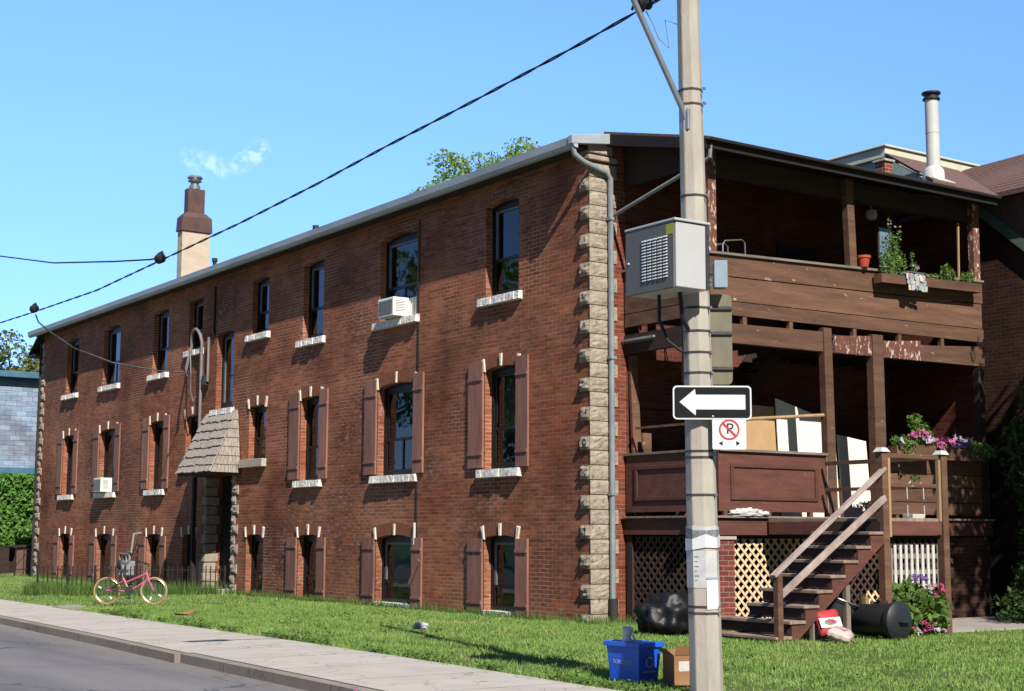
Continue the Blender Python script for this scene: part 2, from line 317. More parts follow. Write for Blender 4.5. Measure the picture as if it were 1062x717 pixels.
class MB:
    def __init__(s): s.v = []; s.f = []
    def add(s, vs, fs):
        b = len(s.v); s.v += [tuple(p) for p in vs]; s.f += [tuple(b+i for i in q) for q in fs]; return s
    def hexa(s, p):  # 8 points: bottom 4 ccw, top 4 ccw
        return s.add(p, [(3, 2, 1, 0), (4, 5, 6, 7), (0, 1, 5, 4), (1, 2, 6, 5), (2, 3, 7, 6), (3, 0, 4, 7)])
    def box(s, x0, x1, y0, y1, z0, z1):
        x0, x1 = sorted((x0, x1)); y0, y1 = sorted((y0, y1)); z0, z1 = sorted((z0, z1))
        return s.hexa([(x0, y0, z0), (x1, y0, z0), (x1, y1, z0), (x0, y1, z0), (x0, y0, z1), (x1, y0, z1), (x1, y1, z1), (x0, y1, z1)])
    def obox(s, c, size, M=None):
        M = M or Matrix.Identity(3); c = Vector(c); hx, hy, hz = (q/2 for q in size)
        return s.hexa([c+M@Vector(q) for q in ((-hx, -hy, -hz), (hx, -hy, -hz), (hx, hy, -hz), (-hx, hy, -hz), (-hx, -hy, hz), (hx, -hy, hz), (hx, hy, hz), (-hx, hy, hz))])
    def beam(s, a, b, w, h, up=(0, 0, 1)):  # rectangular bar a->b, w across, h along up
        a = Vector(a); b = Vector(b); d = (b-a).normalized(); r = d.cross(Vector(up)).normalized(); u = r.cross(d)
        P = [a+r*i*w/2+u*j*h/2 for i, j in ((-1, -1), (1, -1), (1, 1), (-1, 1))]; Q = [p+(b-a) for p in P]
        return s.add(P+Q, [(3, 2, 1, 0), (4, 5, 6, 7), (0, 1, 5, 4), (1, 2, 6, 5), (2, 3, 7, 6), (3, 0, 4, 7)])
    def tube(s, pts, r, n=8, cap=True, r1=None):
        pts = [Vector(p) for p in pts]; N = len(pts); b = len(s.v); prev = None
        for i, p in enumerate(pts):
            d = (pts[min(i+1, N-1)]-pts[max(i-1, 0)]).normalized()
            if prev is None:
                a = Vector((0, 0, 1)) if abs(d.z) < .9 else Vector((1, 0, 0)); e = d.cross(a).normalized()
            else:
                e = (prev-d*prev.dot(d)).normalized()
            prev = e; g = d.cross(e); rr = r if r1 is None else r+(r1-r)*i/(N-1)
            for k in range(n):
                t = 2*math.pi*k/n; s.v.append(tuple(p+(e*math.cos(t)+g*math.sin(t))*rr))
        for i in range(N-1):
            for k in range(n):
                s.f.append((b+i*n+k, b+i*n+(k+1) % n, b+(i+1)*n+(k+1) % n, b+(i+1)*n+k))
        if cap:
            s.f.append(tuple(b+k for k in reversed(range(n)))); s.f.append(tuple(b+(N-1)*n+k for k in range(n)))
        return s
    def lathe(s, prof, c, n=20, M=None):  # prof: (r, z) list
        b = len(s.v); c = Vector(c); M = M or Matrix.Identity(3)
        for r, z in prof:
            for k in range(n):
                t = 2*math.pi*k/n; s.v.append(tuple(c+M@Vector((r*math.cos(t), r*math.sin(t), z))))
        for i in range(len(prof)-1):
            for k in range(n):
                s.f.append((b+i*n+k, b+i*n+(k+1) % n, b+(i+1)*n+(k+1) % n, b+(i+1)*n+k))
        s.f.append(tuple(b+k for k in reversed(range(n)))); s.f.append(tuple(b+(len(prof)-1)*n+k for k in range(n)))
        return s
    def prism(s, poly, M, d):  # 2d poly extruded along local z by d; M 4x4
        n = len(poly); A = [M@Vector((x, y, 0)) for x, y in poly]; B = [M@Vector((x, y, d)) for x, y in poly]
        return s.add(A+B, [tuple(reversed(range(n))), tuple(range(n, 2*n))]+[(i, (i+1) % n, n+(i+1) % n, n+i) for i in range(n)])
    def slab(s, pts, t):  # polygon (3d) thickened downwards by t
        n = len(pts); B = [(p[0], p[1], p[2]-t) for p in pts]
        return s.add(list(pts)+B, [tuple(range(n)), tuple(reversed(range(n, 2*n)))]+[(i, n+i, n+(i+1) % n, (i+1) % n) for i in range(n)])
    def quad(s, *p): return s.add(p, [tuple(range(len(p)))])
    def build(s, name, mat, parent=None, local=False, smooth=False, bevel=0):
        me = bpy.data.meshes.new(name)
        off = Vector((0, 0, 0)) if (local or parent is None) else root_loc(parent)
        me.from_pydata([tuple(Vector(p)-off) for p in s.v], [], s.f); me.update()
        me.materials.append(MATS[mat] if isinstance(mat, str) else mat)
        if smooth: me.polygons.foreach_set('use_smooth', [True]*len(me.polygons))
        o = bpy.data.objects.new(name, me); COL.objects.link(o)
        if parent: o.parent = parent
        if bevel:
            m = o.modifiers.new('Bevel', 'BEVEL'); m.width = bevel; m.segments = 2; m.limit_method = 'ANGLE'
        if smooth and not bevel:
            try: me.set_sharp_from_angle(angle=math.radians(40))
            except Exception: pass
        return o

def tag(o, label, cat, group=None):
    o['label'] = label; o['category'] = cat
    if group: o['group'] = group
    return o
def thing(name, label, cat, loc=(0, 0, 0), rot=None, group=None):
    o = bpy.data.objects.new(name, None); COL.objects.link(o); o.location = loc; o.empty_display_size = .2
    if rot: o.rotation_euler = rot
    return tag(o, label, cat, group)
def structure(o): o['kind'] = 'structure'; return o
def stuff(o): o['kind'] = 'stuff'; return o
def origin_to(o, loc):
    """move a lone mesh's origin to its own base"""
    d = Vector(loc)-o.location; o.data.transform(Matrix.Translation(-d)); o.location = loc; return o

def text_mb(body, size, M, depth=.002):
    cu = bpy.data.curves.new('lettering', 'FONT'); cu.body = body; cu.size = size; cu.extrude = depth; cu.align_x = 'CENTER'; cu.align_y = 'CENTER'
    ob = bpy.data.objects.new('lettering', cu); COL.objects.link(ob); bpy.context.view_layer.update()
    me = bpy.data.meshes.new_from_object(ob.evaluated_get(bpy.context.evaluated_depsgraph_get()))
    mb = MB(); mb.add([M@v.co for v in me.vertices], [tuple(p.vertices) for p in me.polygons])
    bpy.data.objects.remove(ob); bpy.data.curves.remove(cu); return mb

def np_mesh(name, V, nper, mat, parent=None):
    """mesh of n-gon cards/blades from an (N*nper,3) array"""
    V = np.asarray(V, np.float32); N = len(V)//nper
    if parent is not None: V = V-np.array(root_loc(parent), np.float32)
    me = bpy.data.meshes.new(name); me.vertices.add(len(V)); me.vertices.foreach_set('co', V.ravel())
    me.loops.add(len(V)); me.loops.foreach_set('vertex_index', np.arange(len(V), dtype=np.int32))
    me.polygons.add(N); me.polygons.foreach_set('loop_start', np.arange(0, len(V), nper, dtype=np.int32))
    me.polygons.foreach_set('loop_total', np.full(N, nper, np.int32)); me.update(calc_edges=True)
    me.materials.append(MATS[mat]); o = bpy.data.objects.new(name, me); COL.objects.link(o)
    if parent is not None: o.parent = parent
    return o
def leaf_cards(C, size, flat=0.0, axis=(0, 0, 1)):
    """one pointed leaf (4 corners) at each centre, random orientation"""
    n = len(C); d = RNG.normal(size=(n, 3)); d /= np.linalg.norm(d, axis=1)[:, None]
    nrm = RNG.normal(size=(n, 3))*(1-flat)+np.array(axis)*flat*2
    e = np.cross(nrm, d); e /= np.linalg.norm(e, axis=1)[:, None]+1e-9; d = np.cross(e, nrm); d /= np.linalg.norm(d, axis=1)[:, None]+1e-9
    s = size*RNG.uniform(.6, 1.3, (n, 1)); V = np.empty((n, 4, 3))
    V[:, 0] = C-d*s; V[:, 1] = C+e*s*.5; V[:, 2] = C+d*s; V[:, 3] = C-e*s*.5
    return V.reshape(-1, 3)
def blob_points(blobs, dens):
    out = []
    for cx, cy, cz, rx, ry, rz in blobs:
        n = max(3, int(dens*rx*ry*rz*4.2)); p = RNG.normal(size=(n, 3)); p /= np.linalg.norm(p, axis=1)[:, None]
        p *= RNG.uniform(.25, 1.05, (n, 1))**.6
        out.append(p*np.array([rx, ry, rz])+np.array([cx, cy, cz]))
    return np.concatenate(out)
def crown_blobs(c, R, n, r0, r1):
    out = []
    for i in range(n):
        p = RNG.normal(size=3); p /= np.linalg.norm(p); p *= RNG.uniform(.3, 1)
        r = RNG.uniform(r0, r1); out.append((c[0]+p[0]*R[0], c[1]+p[1]*R[1], c[2]+p[2]*R[2], r, r, r*.75))
    return out
def tree(label, base, top, R, n, r0, r1, dens, leaf, mat, trunk_r, group=None):
    t = thing('leafy_tree', label, 'tree', base, group=group)
    c = (base[0], base[1], top-R[2])
    bl = crown_blobs(c, R, n, r0, r1)
    np_mesh('crown', leaf_cards(blob_points(bl, dens), leaf), 4, mat, t)
    m = MB(); b = Vector(base)
    m.tube([b, b+Vector((.1, 0, (c[2]-base[2])*.5)), Vector(c)], trunk_r, 9, r1=trunk_r*.5)
    for q in bl[::2]:
        q = Vector(q[:3]); s = b.lerp(Vector(c), random.uniform(.55, .95)); mid = s.lerp(q, .5)+Vector((0, 0, .3))
        m.tube([s, mid, q], trunk_r*.28, 6, r1=trunk_r*.06)
    m.build('trunk', 'bark', t, smooth=True); return t

# ------------------------------------------------------------------ camera, sun, sky
R_ = Vector((0.56966948, 0.82186658, 0.0034659)).normalized()
H_ = Vector((-0.82212334, 0.56930942, 0)); PITCH = math.radians(7.27065)
F_ = (H_*math.cos(PITCH)+Vector((0, 0, math.sin(PITCH)))).normalized()
R_ = (R_-F_*R_.dot(F_)).normalized(); U_ = R_.cross(F_)
cam = bpy.data.cameras.new('camera'); co = bpy.data.objects.new('camera', cam); COL.objects.link(co)
M = Matrix((R_, U_, -F_)).transposed().to_4x4(); M.translation = Vector((20.4713, -15.8494, 1.5169)); co.matrix_world = M
cam.sensor_width = 36; cam.sensor_fit = 'HORIZONTAL'; cam.lens = 1535.823/1062*36; cam.clip_end = 3000; cam.clip_start = .1
scene.camera = co
sun = bpy.data.lights.new('sun', 'SUN'); sun.energy = 5.0; sun.angle = math.radians(.5); sun.color = (1, .955, .88)
so = bpy.data.objects.new('sun', sun); COL.objects.link(so); so.rotation_euler = SUNV.to_track_quat('Z', 'Y').to_euler(); so.location = SUNV*60
w = bpy.data.worlds.new('World'); scene.world = w; w.use_nodes = True
wt = w.node_tree; bg = wt.nodes['Background']; sky = wt.nodes.new('ShaderNodeTexSky'); sky.sky_type = 'NISHITA'; sky.sun_disc = False
sky.sun_elevation = math.asin(SUNV.z); sky.sun_rotation = math.atan2(SUNV.x, SUNV.y); sky.air_density = 1.0; sky.dust_density = .15; sky.ozone_density = 2.5
bg.inputs['Strength'].default_value = .085
tc = wt.nodes.new('ShaderNodeTexCoord')
def wmath(op, a, b=None):
    n = wt.nodes.new('ShaderNodeMath'); n.operation = op
    for i, v in enumerate((a, b)):
        if v is None: continue
        if isinstance(v, (int, float)): n.inputs[i].default_value = v
        else: wt.links.new(v, n.inputs[i])
    return n.outputs[0]
nz = wt.nodes.new('ShaderNodeTexNoise'); nz.inputs['Scale'].default_value = 130; nz.inputs['Detail'].default_value = 7; nz.inputs['Roughness'].default_value = .65
wt.links.new(tc.outputs['Generated'], nz.inputs['Vector'])
tot = None
def wisp(px, py, rad, amt):
    global tot
    d = (F_*1535.823+R_*(px-531)-U_*(py-358.5)).normalized()
    vm = wt.nodes.new('ShaderNodeVectorMath'); vm.operation = 'DISTANCE'; wt.links.new(tc.outputs['Generated'], vm.inputs[0]); vm.inputs[1].default_value = d
    g = wmath('MAXIMUM', wmath('SUBTRACT', 1.0, wmath('DIVIDE', vm.outputs['Value'], rad)), 0.0)
    g = wmath('MULTIPLY', g, amt); tot = g if tot is None else wmath('MAXIMUM', tot, g)
wisp(270, 155, .008, .8); wisp(262, 161, .008, .9); wisp(253, 168, .008, .8); wisp(246, 172, .007, .5); wisp(196, 163, .008, .5); wisp(206, 168, .010, .6); wisp(218, 172, .011, .6); wisp(230, 176, .009, .5)
cl = wmath('MULTIPLY', tot, wmath('MAXIMUM', wmath('MULTIPLY', wmath('SUBTRACT', nz.outputs['Fac'], .42), 3.6), 0.0))
cl = wmath('MINIMUM', cl, .26)
hs = wt.nodes.new('ShaderNodeHueSaturation'); hs.inputs['Saturation'].default_value = 1.12; hs.inputs['Value'].default_value = .86
wt.links.new(sky.outputs[0], hs.inputs['Color'])
mx = wt.nodes.new('ShaderNodeMix'); mx.data_type = 'RGBA'; wt.links.new(cl, mx.inputs[0]); tn = wt.nodes.new('ShaderNodeMix'); tn.data_type = 'RGBA'; tn.blend_type = 'MULTIPLY'; tn.inputs[0].default_value = 1; wt.links.new(hs.outputs[0], tn.inputs[6]); tn.inputs[7].default_value = (.84, .93, 1.1, 1); wt.links.new(tn.outputs[2], mx.inputs[6]); mx.inputs[7].default_value = (5.6, 6.2, 7.0, 1)
# sky gain: brightened away from the sun, dimmed on its side to cut fill
dp = wt.nodes.new('ShaderNodeVectorMath'); dp.operation = 'DOT_PRODUCT'; wt.links.new(tc.outputs['Generated'], dp.inputs[0]); dp.inputs[1].default_value = Vector((SUNV.x, SUNV.y, 0)).normalized()
mr_ = wt.nodes.new('ShaderNodeMapRange'); wt.links.new(dp.outputs['Value'], mr_.inputs['Value'])
for k_, v_ in (('From Min', -1), ('From Max', 1), ('To Min', 2.1), ('To Max', .2)): mr_.inputs[k_].default_value = v_
vm_ = wt.nodes.new('ShaderNodeVectorMath'); vm_.operation = 'SCALE'; wt.links.new(mx.outputs[2], vm_.inputs[0]); wt.links.new(mr_.outputs[0], vm_.inputs['Scale'])
sz = wt.nodes.new('ShaderNodeSeparateXYZ'); wt.links.new(tc.outputs['Generated'], sz.inputs[0])
hz = wt.nodes.new('ShaderNodeMapRange'); hz.interpolation_type = 'SMOOTHSTEP'; wt.links.new(sz.outputs[2], hz.inputs['Value'])
for k_, v_ in (('From Min', -.02), ('From Max', .42), ('To Min', 1), ('To Max', 0)): hz.inputs[k_].default_value = v_
hm = wt.nodes.new('ShaderNodeMix'); hm.data_type = 'RGBA'; hm.blend_type = 'MULTIPLY'; wt.links.new(hz.outputs[0], hm.inputs[0]); wt.links.new(vm_.outputs[0], hm.inputs[6]); hm.inputs[7].default_value = (.42, .52, .8, 1)
wt.links.new(hm.outputs[2], bg.inputs['Color'])
vs = scene.view_settings; vs.view_transform = 'Standard'; vs.look = 'None'; vs.gamma = 1; vs.use_curve_mapping = False; vs.exposure = 0.8

# ------------------------------------------------------------------ ground
g = MB(); g.quad((-900, -900, -.2), (900, -900, -.2), (900, 900, -.2), (-900, 900, -.2)); structure(g.build('ground', 'far_field'))
g = MB(); g.quad((-400, -24, -.125), (200, -24, -.125), (200, -7.0, -.125), (-400, -7.0, -.125)); structure(g.build('road', 'asphalt'))
INNER = [(-120, -5.6), (-14, -5.85), (-8.4, -5.95), (-2.8, -6.09), (1.35, -6.12), (5, -6.28), (8.3, -6.47), (14, -6.6), (60, -8)]
OUTL = [(-120, -7.6), (-7.2, -7.94), (-1.36, -8.2), (2.2, -8.42)]
OUTR = [(2.2, -8.34), (6.15, -8.53), (7.5, -8.6), (14, -8.85), (60, -10.5)]
def strip(outer, dy0, dy1, zt, zb, name, mat):
    m = MB()
    for (xa, ya), (xb, yb) in zip(outer[:-1], outer[1:]):
        m.hexa([(xa, ya+dy0, zb), (xb, yb+dy0, zb), (xb, yb+dy1, zb), (xa, ya+dy1, zb), (xa, ya+dy0, zt), (xb, yb+dy0, zt), (xb, yb+dy1, zt), (xa, ya+dy1, zt)])
    return structure(m.build(name, mat))
strip(OUTL, 0, .17, -.012, -.3, 'kerb', 'kerb'); strip(OUTR, 0, .17, -.012, -.3, 'kerb', 'kerb')
m = MB()
inner = INNER; outer = [(x, y+.17) for x, y in OUTL[:-1]]+[(2.2, -8.25), (2.204, -8.17)]+[(x, y+.17) for x, y in OUTR[1:]]
pts = [(x, y, -.004) for x, y in outer]+[(x, y, -.004) for x, y in reversed(inner)]
m.add(pts, [tuple(range(len(pts)))]); structure(m.build('sidewalk', 'sidewalk'))
m = MB(); pts = [(x, y-.3, -.02) for x, y in inner]+[(60, 60, -.02), (-120, 60, -.02)]
m.add(pts, [tuple(range(len(pts)))]); structure(m.build('lawn', 'lawn_soil'))
m = MB(); m.slab([(2.4, 3.45, .02), (4.62, 3.5, .02), (4.78, 5.2, .02), (4.9, 12, .02), (2.4, 12, .02)], .1); structure(m.build('paved_path', 'concrete_slab'))
m = MB(); m.slab([(-10.4, -6.0, .012), (-8.7, -6.0, .012), (-10.2, -5.35, .012), (-11.0, -5.35, .012)], .1); structure(m.build('path_edge', 'concrete_slab'))

def blades(name, P, h, wd, mat, lean=.5):
    n = len(P); a = RNG.uniform(0, 2*np.pi, n); hh = h*RNG.uniform(.5, 1.3, n); ww = wd*RNG.uniform(.7, 1.3, n)
    V = np.empty((n, 3, 3)); dx, dy = np.cos(a), np.sin(a); la = RNG.uniform(0, 2*np.pi, n); ll = hh*lean*RNG.uniform(0, 1, n)
    V[:, 0] = np.stack([P[:, 0]-dx*ww, P[:, 1]-dy*ww, P[:, 2]], 1); V[:, 1] = np.stack([P[:, 0]+dx*ww, P[:, 1]+dy*ww, P[:, 2]], 1)
    V[:, 2] = np.stack([P[:, 0]+np.cos(la)*ll, P[:, 1]+np.sin(la)*ll, P[:, 2]+hh], 1)
    return np_mesh(name, V.reshape(-1, 3), 3, mat)
def scatter(n, x0, x1, y0, y1):
    return np.stack([RNG.uniform(x0, x1, n), RNG.uniform(y0, y1, n), np.full(n, -.02)], 1)
P = np.concatenate([scatter(90000, -10, 4, -6.6, .0), scatter(42000, -32, -10, -6.4, .0), scatter(90000, 4, 15, -7.2, 3.6), scatter(24000, 4.8, 12, 3.0, 9), scatter(20000, 0, 4.3, -1.2, 2.4), scatter(22000, -60, -31, -6.2, 5)])
yi = np.interp(P[:, 0], [q[0] for q in INNER], [q[1] for q in INNER])+.07*np.sin(P[:, 0]*2.1)+.05*np.sin(P[:, 0]*5.7)
keep = P[:, 1] > yi-RNG.uniform(0, .06, len(P))
keep &= ~((P[:, 0] < .05) & (P[:, 0] > -31.2) & (P[:, 1] > -.03))
keep &= ~((P[:, 0] > 0) & (P[:, 0] < 2.3) & (P[:, 1] > .72))
keep &= ~((P[:, 0] > 2.3) & (P[:, 0] < 4.85) & (P[:, 1] > -.35) & (RNG.uniform(0, 1, len(P)) < .85))
bare = np.sin(P[:, 0]*1.3+2)*np.sin(P[:, 1]*2.1+.5)
keep &= ~((bare > .45) & (RNG.uniform(0, 1, len(P)) < .6))
wear = np.exp(-((P[:, 0]-10.1)**2/.8+(P[:, 1]+5.2)**2/.12))+.7*np.exp(-((P[:, 0]-11.2)**2/.6+(P[:, 1]+4.4)**2/.1))+.6*np.exp(-((P[:, 0]-6.0)**2/1.2+(P[:, 1]+5.4)**2/.05))
keep &= RNG.uniform(0, 1, len(P)) > wear*.9
P = P[keep]
tall = .05*(.75+.9*np.clip(np.sin(P[:, 0]*2.3+np.sin(P[:, 1]*3.1))*np.sin(P[:, 1]*2.7+1.3*np.sin(P[:, 0]*1.9)), 0, 1))
gr = blades('grass', P, tall, .0075, 'grass_blade', .9); stuff(gr)
# longer weeds along the walls, the fence and the pavement edge
W = np.concatenate([np.stack([RNG.uniform(-31, .3, 5000), -np.abs(RNG.normal(0, .07, 5000))-.02, np.full(5000, -.02)], 1),
                    np.stack([RNG.uniform(0, .8, 300), RNG.uniform(-.2, .7, 300), np.full(300, -.02)], 1)])
t_ = RNG.uniform(0, 1, 4200)**1.9; F2 = np.stack([-16.6+1.6*t_+RNG.normal(.0, .25, 4200), -4.4+4.2*t_+RNG.normal(0, .2, 4200), np.full(4200, -.02)], 1)
stuff(blades('weeds', W, .16, .008, 'weed_blade', .6)); stuff(blades('tall_weeds', F2, .33, .010, 'weed_blade', .45))
xs = RNG.uniform(-8, 12, 5200); C = np.stack([xs, np.interp(xs, [q[0] for q in INNER], [q[1] for q in INNER])+np.abs(RNG.normal(0, .11, 5200)), RNG.uniform(0, .07, 5200)], 1)
C = C[(np.sin(C[:, 0]*1.7)+np.sin(C[:, 0]*4.1+1)) > -.25]
k_ = 260; cx_ = np.stack([RNG.uniform(-9, 14, k_), RNG.uniform(-6, 2.5, k_)], 1); cx_ = cx_[(cx_[:, 1] < -.2) | (cx_[:, 0] > 5)]   # weed rosettes in the lawn
for a_ in cx_:
    n_ = RNG.integers(8, 40); s_ = RNG.uniform(.05, .22); C = np.concatenate([C, np.stack([a_[0]+RNG.normal(0, s_, n_), a_[1]+RNG.normal(0, s_, n_), RNG.uniform(.0, .055, n_)], 1)])
stuff(np_mesh('clover_patch', leaf_cards(C, .028, .6), 4, 'leaf_plant'))
#PART2
# ------------------------------------------------------------------ apartment building
bld = thing('apartment_building', 'long three storey red brick apartment building with pale corner quoins and brown shutters', 'building', (-15.6, 4, 0))
LEN = -31.25
OPEN = []   # x0, x1, z0, z1 (arch crown)
COLS = dict(a=(-3.32, -2.2), b=(-7.5, -5.93), c=(-11.2, -10.15), d=(-14.08, -13.1), x=(-18.2, -17.25), e=(-20.85, -19.7), f=(-25.1, -23.62), g=(-28.65, -27.5))
WIN = []
for k, (x0, x1) in COLS.items():
    WIN.append((k, 2, x0, x1, 6.52 if k in 'dx' else 6.08, 7.95))
    WIN.append((k, 1, x0, x1, 3.36 if k in 'dx' else 2.75, 4.72))
    WIN.append((k, 0, x0, x1, .04, 1.5))
WIN.append(('m', 2, -16.22, -15.15, 4.76, 6.82))
OPEN = [w_[2:6] for w_ in WIN]
DOOR = (-16.62, -14.98, 0.0, 3.02)
def wall_with_openings():
    xs = sorted({LEN, 0, *[v for o in OPEN+[DOOR] for v in o[:2]]}); zs = sorted({-.2, 8.5, *[v for o in OPEN+[DOOR] for v in o[2:4]]})
    m = MB()
    for i in range(len(xs)-1):
        for j in range(len(zs)-1):
            cx, cz = (xs[i]+xs[i+1])/2, (zs[j]+zs[j+1])/2
            if any(o[0] < cx < o[1] and o[2] < cz < o[3] for o in OPEN+[DOOR]): continue
            m.quad((xs[i], 0, zs[j]), (xs[i+1], 0, zs[j]), (xs[i+1], 0, zs[j+1]), (xs[i], 0, zs[j+1]))
    D = .24
    for x0, x1, z0, z1 in OPEN:
        rise = .05*(x1-x0); zsq = z1-rise; N = 8
        arc = [(x0+(x1-x0)*i/N, z1-rise*(2*i/N-1)**2) for i in range(N+1)]
        for (xa, za), (xb, zb) in zip(arc[:-1], arc[1:]):
            m.quad((xa, 0, za), (xb, 0, zb), (xb, 0, z1), (xa, 0, z1))
            m.quad((xa, 0, za), (xa, D, za), (xb, D, zb), (xb, 0, zb))
        m.quad((x0, 0, z0), (x0, 0, zsq), (x0, D, zsq), (x0, D, z0)); m.quad((x1, 0, z0), (x1, D, z0), (x1, D, zsq), (x1, 0, zsq))
        m.quad((x0, 0, z0), (x0, D, z0), (x1, D, z0), (x1, 0, z0))
    x0, x1, z0, z1 = DOOR
    for x in (x0, x1): m.quad((x, 0, z0), (x, .5, z0), (x, .5, z1), (x, 0, z1))
    m.quad((x0, 0, z1), (x1, 0, z1), (x1, .5, z1), (x0, .5, z1))
    m.quad((LEN, 0, -.2), (LEN, 0, 8.5), (LEN, 8.2, 8.5), (LEN, 8.2, -.2)); m.quad((LEN, 8.2, -.2), (LEN, 8.2, 8.5), (0, 8.2, 8.5), (0, 8.2, -.2))
    return m
wall_with_openings().build('wall', 'brick', bld)
m = MB(); m.quad((0, .8, -.2), (0, 8.2, -.2), (0, 8.2, 8.68), (0, .8, 8.5)); m.build('gallery_wall', 'porch_brick_shaded', bld); m = MB(); m.quad((0, 0, -.2), (0, .8, -.2), (0, .8, 8.5), (0, 0, 8.5)); m.build('end_wall', 'end_brick', bld)
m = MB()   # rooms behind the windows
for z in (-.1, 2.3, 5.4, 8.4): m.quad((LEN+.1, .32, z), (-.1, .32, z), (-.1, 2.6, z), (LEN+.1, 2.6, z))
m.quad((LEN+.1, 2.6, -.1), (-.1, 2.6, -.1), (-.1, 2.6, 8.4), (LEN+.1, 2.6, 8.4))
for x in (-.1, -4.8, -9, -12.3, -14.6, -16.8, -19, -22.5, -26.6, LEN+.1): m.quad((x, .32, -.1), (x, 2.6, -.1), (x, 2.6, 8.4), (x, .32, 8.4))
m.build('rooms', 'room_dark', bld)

def jag(m, amt):
    m.v = [tuple(c+random.uniform(-amt, amt) for c in p) for p in m.v]; return m
def add_window(k, fl, x0, x1, z0, z1):
    rise = .05*(x1-x0); y = .15; f = .075
    m = MB(); N = 8                                            # outer frame follows the arch
    out = [(x0, z0+.002), (x0, z1-rise)]+[(x0+(x1-x0)*i/N, z1-rise*(2*i/N-1)**2) for i in range(1, N)]+[(x1, z1-rise), (x1, z0+.002)]
    inn = [(x0+f, z0+f)]+[(x0+f, z1-rise-f)]+[(x0+f+(x1-x0-2*f)*i/N, z1-rise-f) for i in range(1, N)]+[(x1-f, z1-rise-f), (x1-f, z0+f)]
    n = len(out)
    for i in range(n):
        a, b = out[i], out[(i+1) % n]; c, d = inn[(i+1) % n], inn[i]
        m.hexa([(a[0], y, a[1]), (b[0], y, b[1]), (c[0], y, c[1]), (d[0], y, d[1]), (a[0], y+.08, a[1]), (b[0], y+.08, b[1]), (c[0], y+.08, c[1]), (d[0], y+.08, d[1])])
    win = m.build('window', 'window_paint', bld)
    xa, xb, za, zb = x0+f, x1-f, z0+f, z1-rise-f; zm = za+(zb-za)*(.42 if fl else .36)
    if k == 'm': zm = za+.12
    s = MB(); s.box(xa+.002, xa+.075, y+.03, y+.07, zm, zb-.002); s.box(xb-.05, xb-.002, y+.03, y+.07, zm, zb-.002)
    s.box(xa+.075, xb-.05, y+.03, y+.07, zb-.05, zb-.002)
    s.build('upper_sash', 'window_pale' if (fl == 2 or (fl == 0 and k in 'ab')) else 'sash_paint', win)
    s = MB(); s.box(xa+.002, xb-.002, y+.015, y+.06, zm-.06, zm); s.box(xa+.002, xa+.05, y+.015, y+.06, za+.002, zm-.06); s.box(xb-.05, xb-.002, y+.015, y+.06, za+.002, zm-.06)
    s.box(xa+.05, xb-.05, y+.015, y+.06, za+.002, za+.06)
    if k in 'bf' and fl: s.box((xa+xb)/2-.02, (xa+xb)/2+.02, y+.02, y+.055, za+.06, zm-.06)
    s.build('lower_sash', 'sash_paint', win)
    p = MB(); p.quad((xa, y+.055, zm), (xb, y+.055, zm), (xb, y+.055, zb), (xa, y+.055, zb)); p.build('pane', 'glass', win)
    p = MB(); p.quad((xa, y+.04, za), (xb, y+.04, za), (xb, y+.04, zm-.03), (xa, y+.04, zm-.03)); p.build('pane', 'screen_glass' if fl else 'glass', win)
    cur = {('b', 0): ('curtain_green', za+.45, 1), ('a', 0): ('curtain_grey', za+.3, .6), ('c', 0): ('curtain_grey', za+.4, .9), ('d', 0): ('curtain_grey', za+.4, 1), ('a', 1): ('curtain_grey', za, .45), ('c', 1): ('curtain_white', zm, .6),
           ('d', 1): ('curtain_grey', zm, .8), ('f', 1): ('curtain_grey', za, .5), ('e', 2): ('curtain_grey', za, .4), ('f', 2): ('curtain_white', zm, .35), ('c', 2): ('curtain_grey', za, .5), ('f', 0): ('curtain_green', za, .5), ('d', 2): ('curtain_white', zm, .3), ('m', 2): ('curtain_grey', za, .35)}.get((k, fl))
    if cur:
        mt, zc, fr = cur; c = MB(); N = 18; xw = xa+(xb-xa)*fr; pts = [(xa+(xw-xa)*i/N, .36+.02*math.sin(i*2.1)) for i in range(N+1)]
        for (p0, q0), (p1, q1) in zip(pts[:-1], pts[1:]): c.quad((p0, q0, zc), (p1, q1, zc), (p1, q1, zb), (p0, q0, zb))
        c.build('curtain', mt, win)
    w_ = x1-x0
    if fl:   # stone sill
        if k == 'd' and fl == 1:
            s = MB(); s.box(x0-.32, x1+.06, -.13, .14, z0-.2, z0); s.build('sill', 'smooth_sill', win, bevel=.01)
        else:
            s = MB(); n = 9; X0, X1 = x0-.17, x1+.12; zt = z0; zb_ = z0-.17
            for i in range(n):
                a, b = X0+(X1-X0)*i/n, X0+(X1-X0)*(i+1)/n; o = .035*random.random()
                s.hexa([(a, -.09-o, zb_+.02), (b, -.09-o, zb_+.02), (b, .14, zb_), (a, .14, zb_), (a, -.09-o*.4, zt), (b, -.09-o*.4, zt), (b, .14, zt+.015), (a, .14, zt+.015)])
            s.build('sill', 'sill_stone', win)
    elif k in 'ab':
        s = MB(); s.box(x0+.002, x1-.002, -.04, .14, z0-.06, z0+.05); s.build('sill', 'sill_stone', win, bevel=.01)
    # brick arch and its three key stones
    a = MB(); rr = .26; N = 12 if w_ < 1.3 else 18
    def arc_pt(t, off):
        cxx = (x0+x1)/2; sl = 4*rise/w_*(2*t-1)*-1; nx, nz_ = -sl, 1; L_ = math.hypot(nx, nz_)
        return (x0+w_*t+nx/L_*off*.5+(2*t-1)*off*.1, z1-rise*(2*t-1)**2+nz_/L_*off)
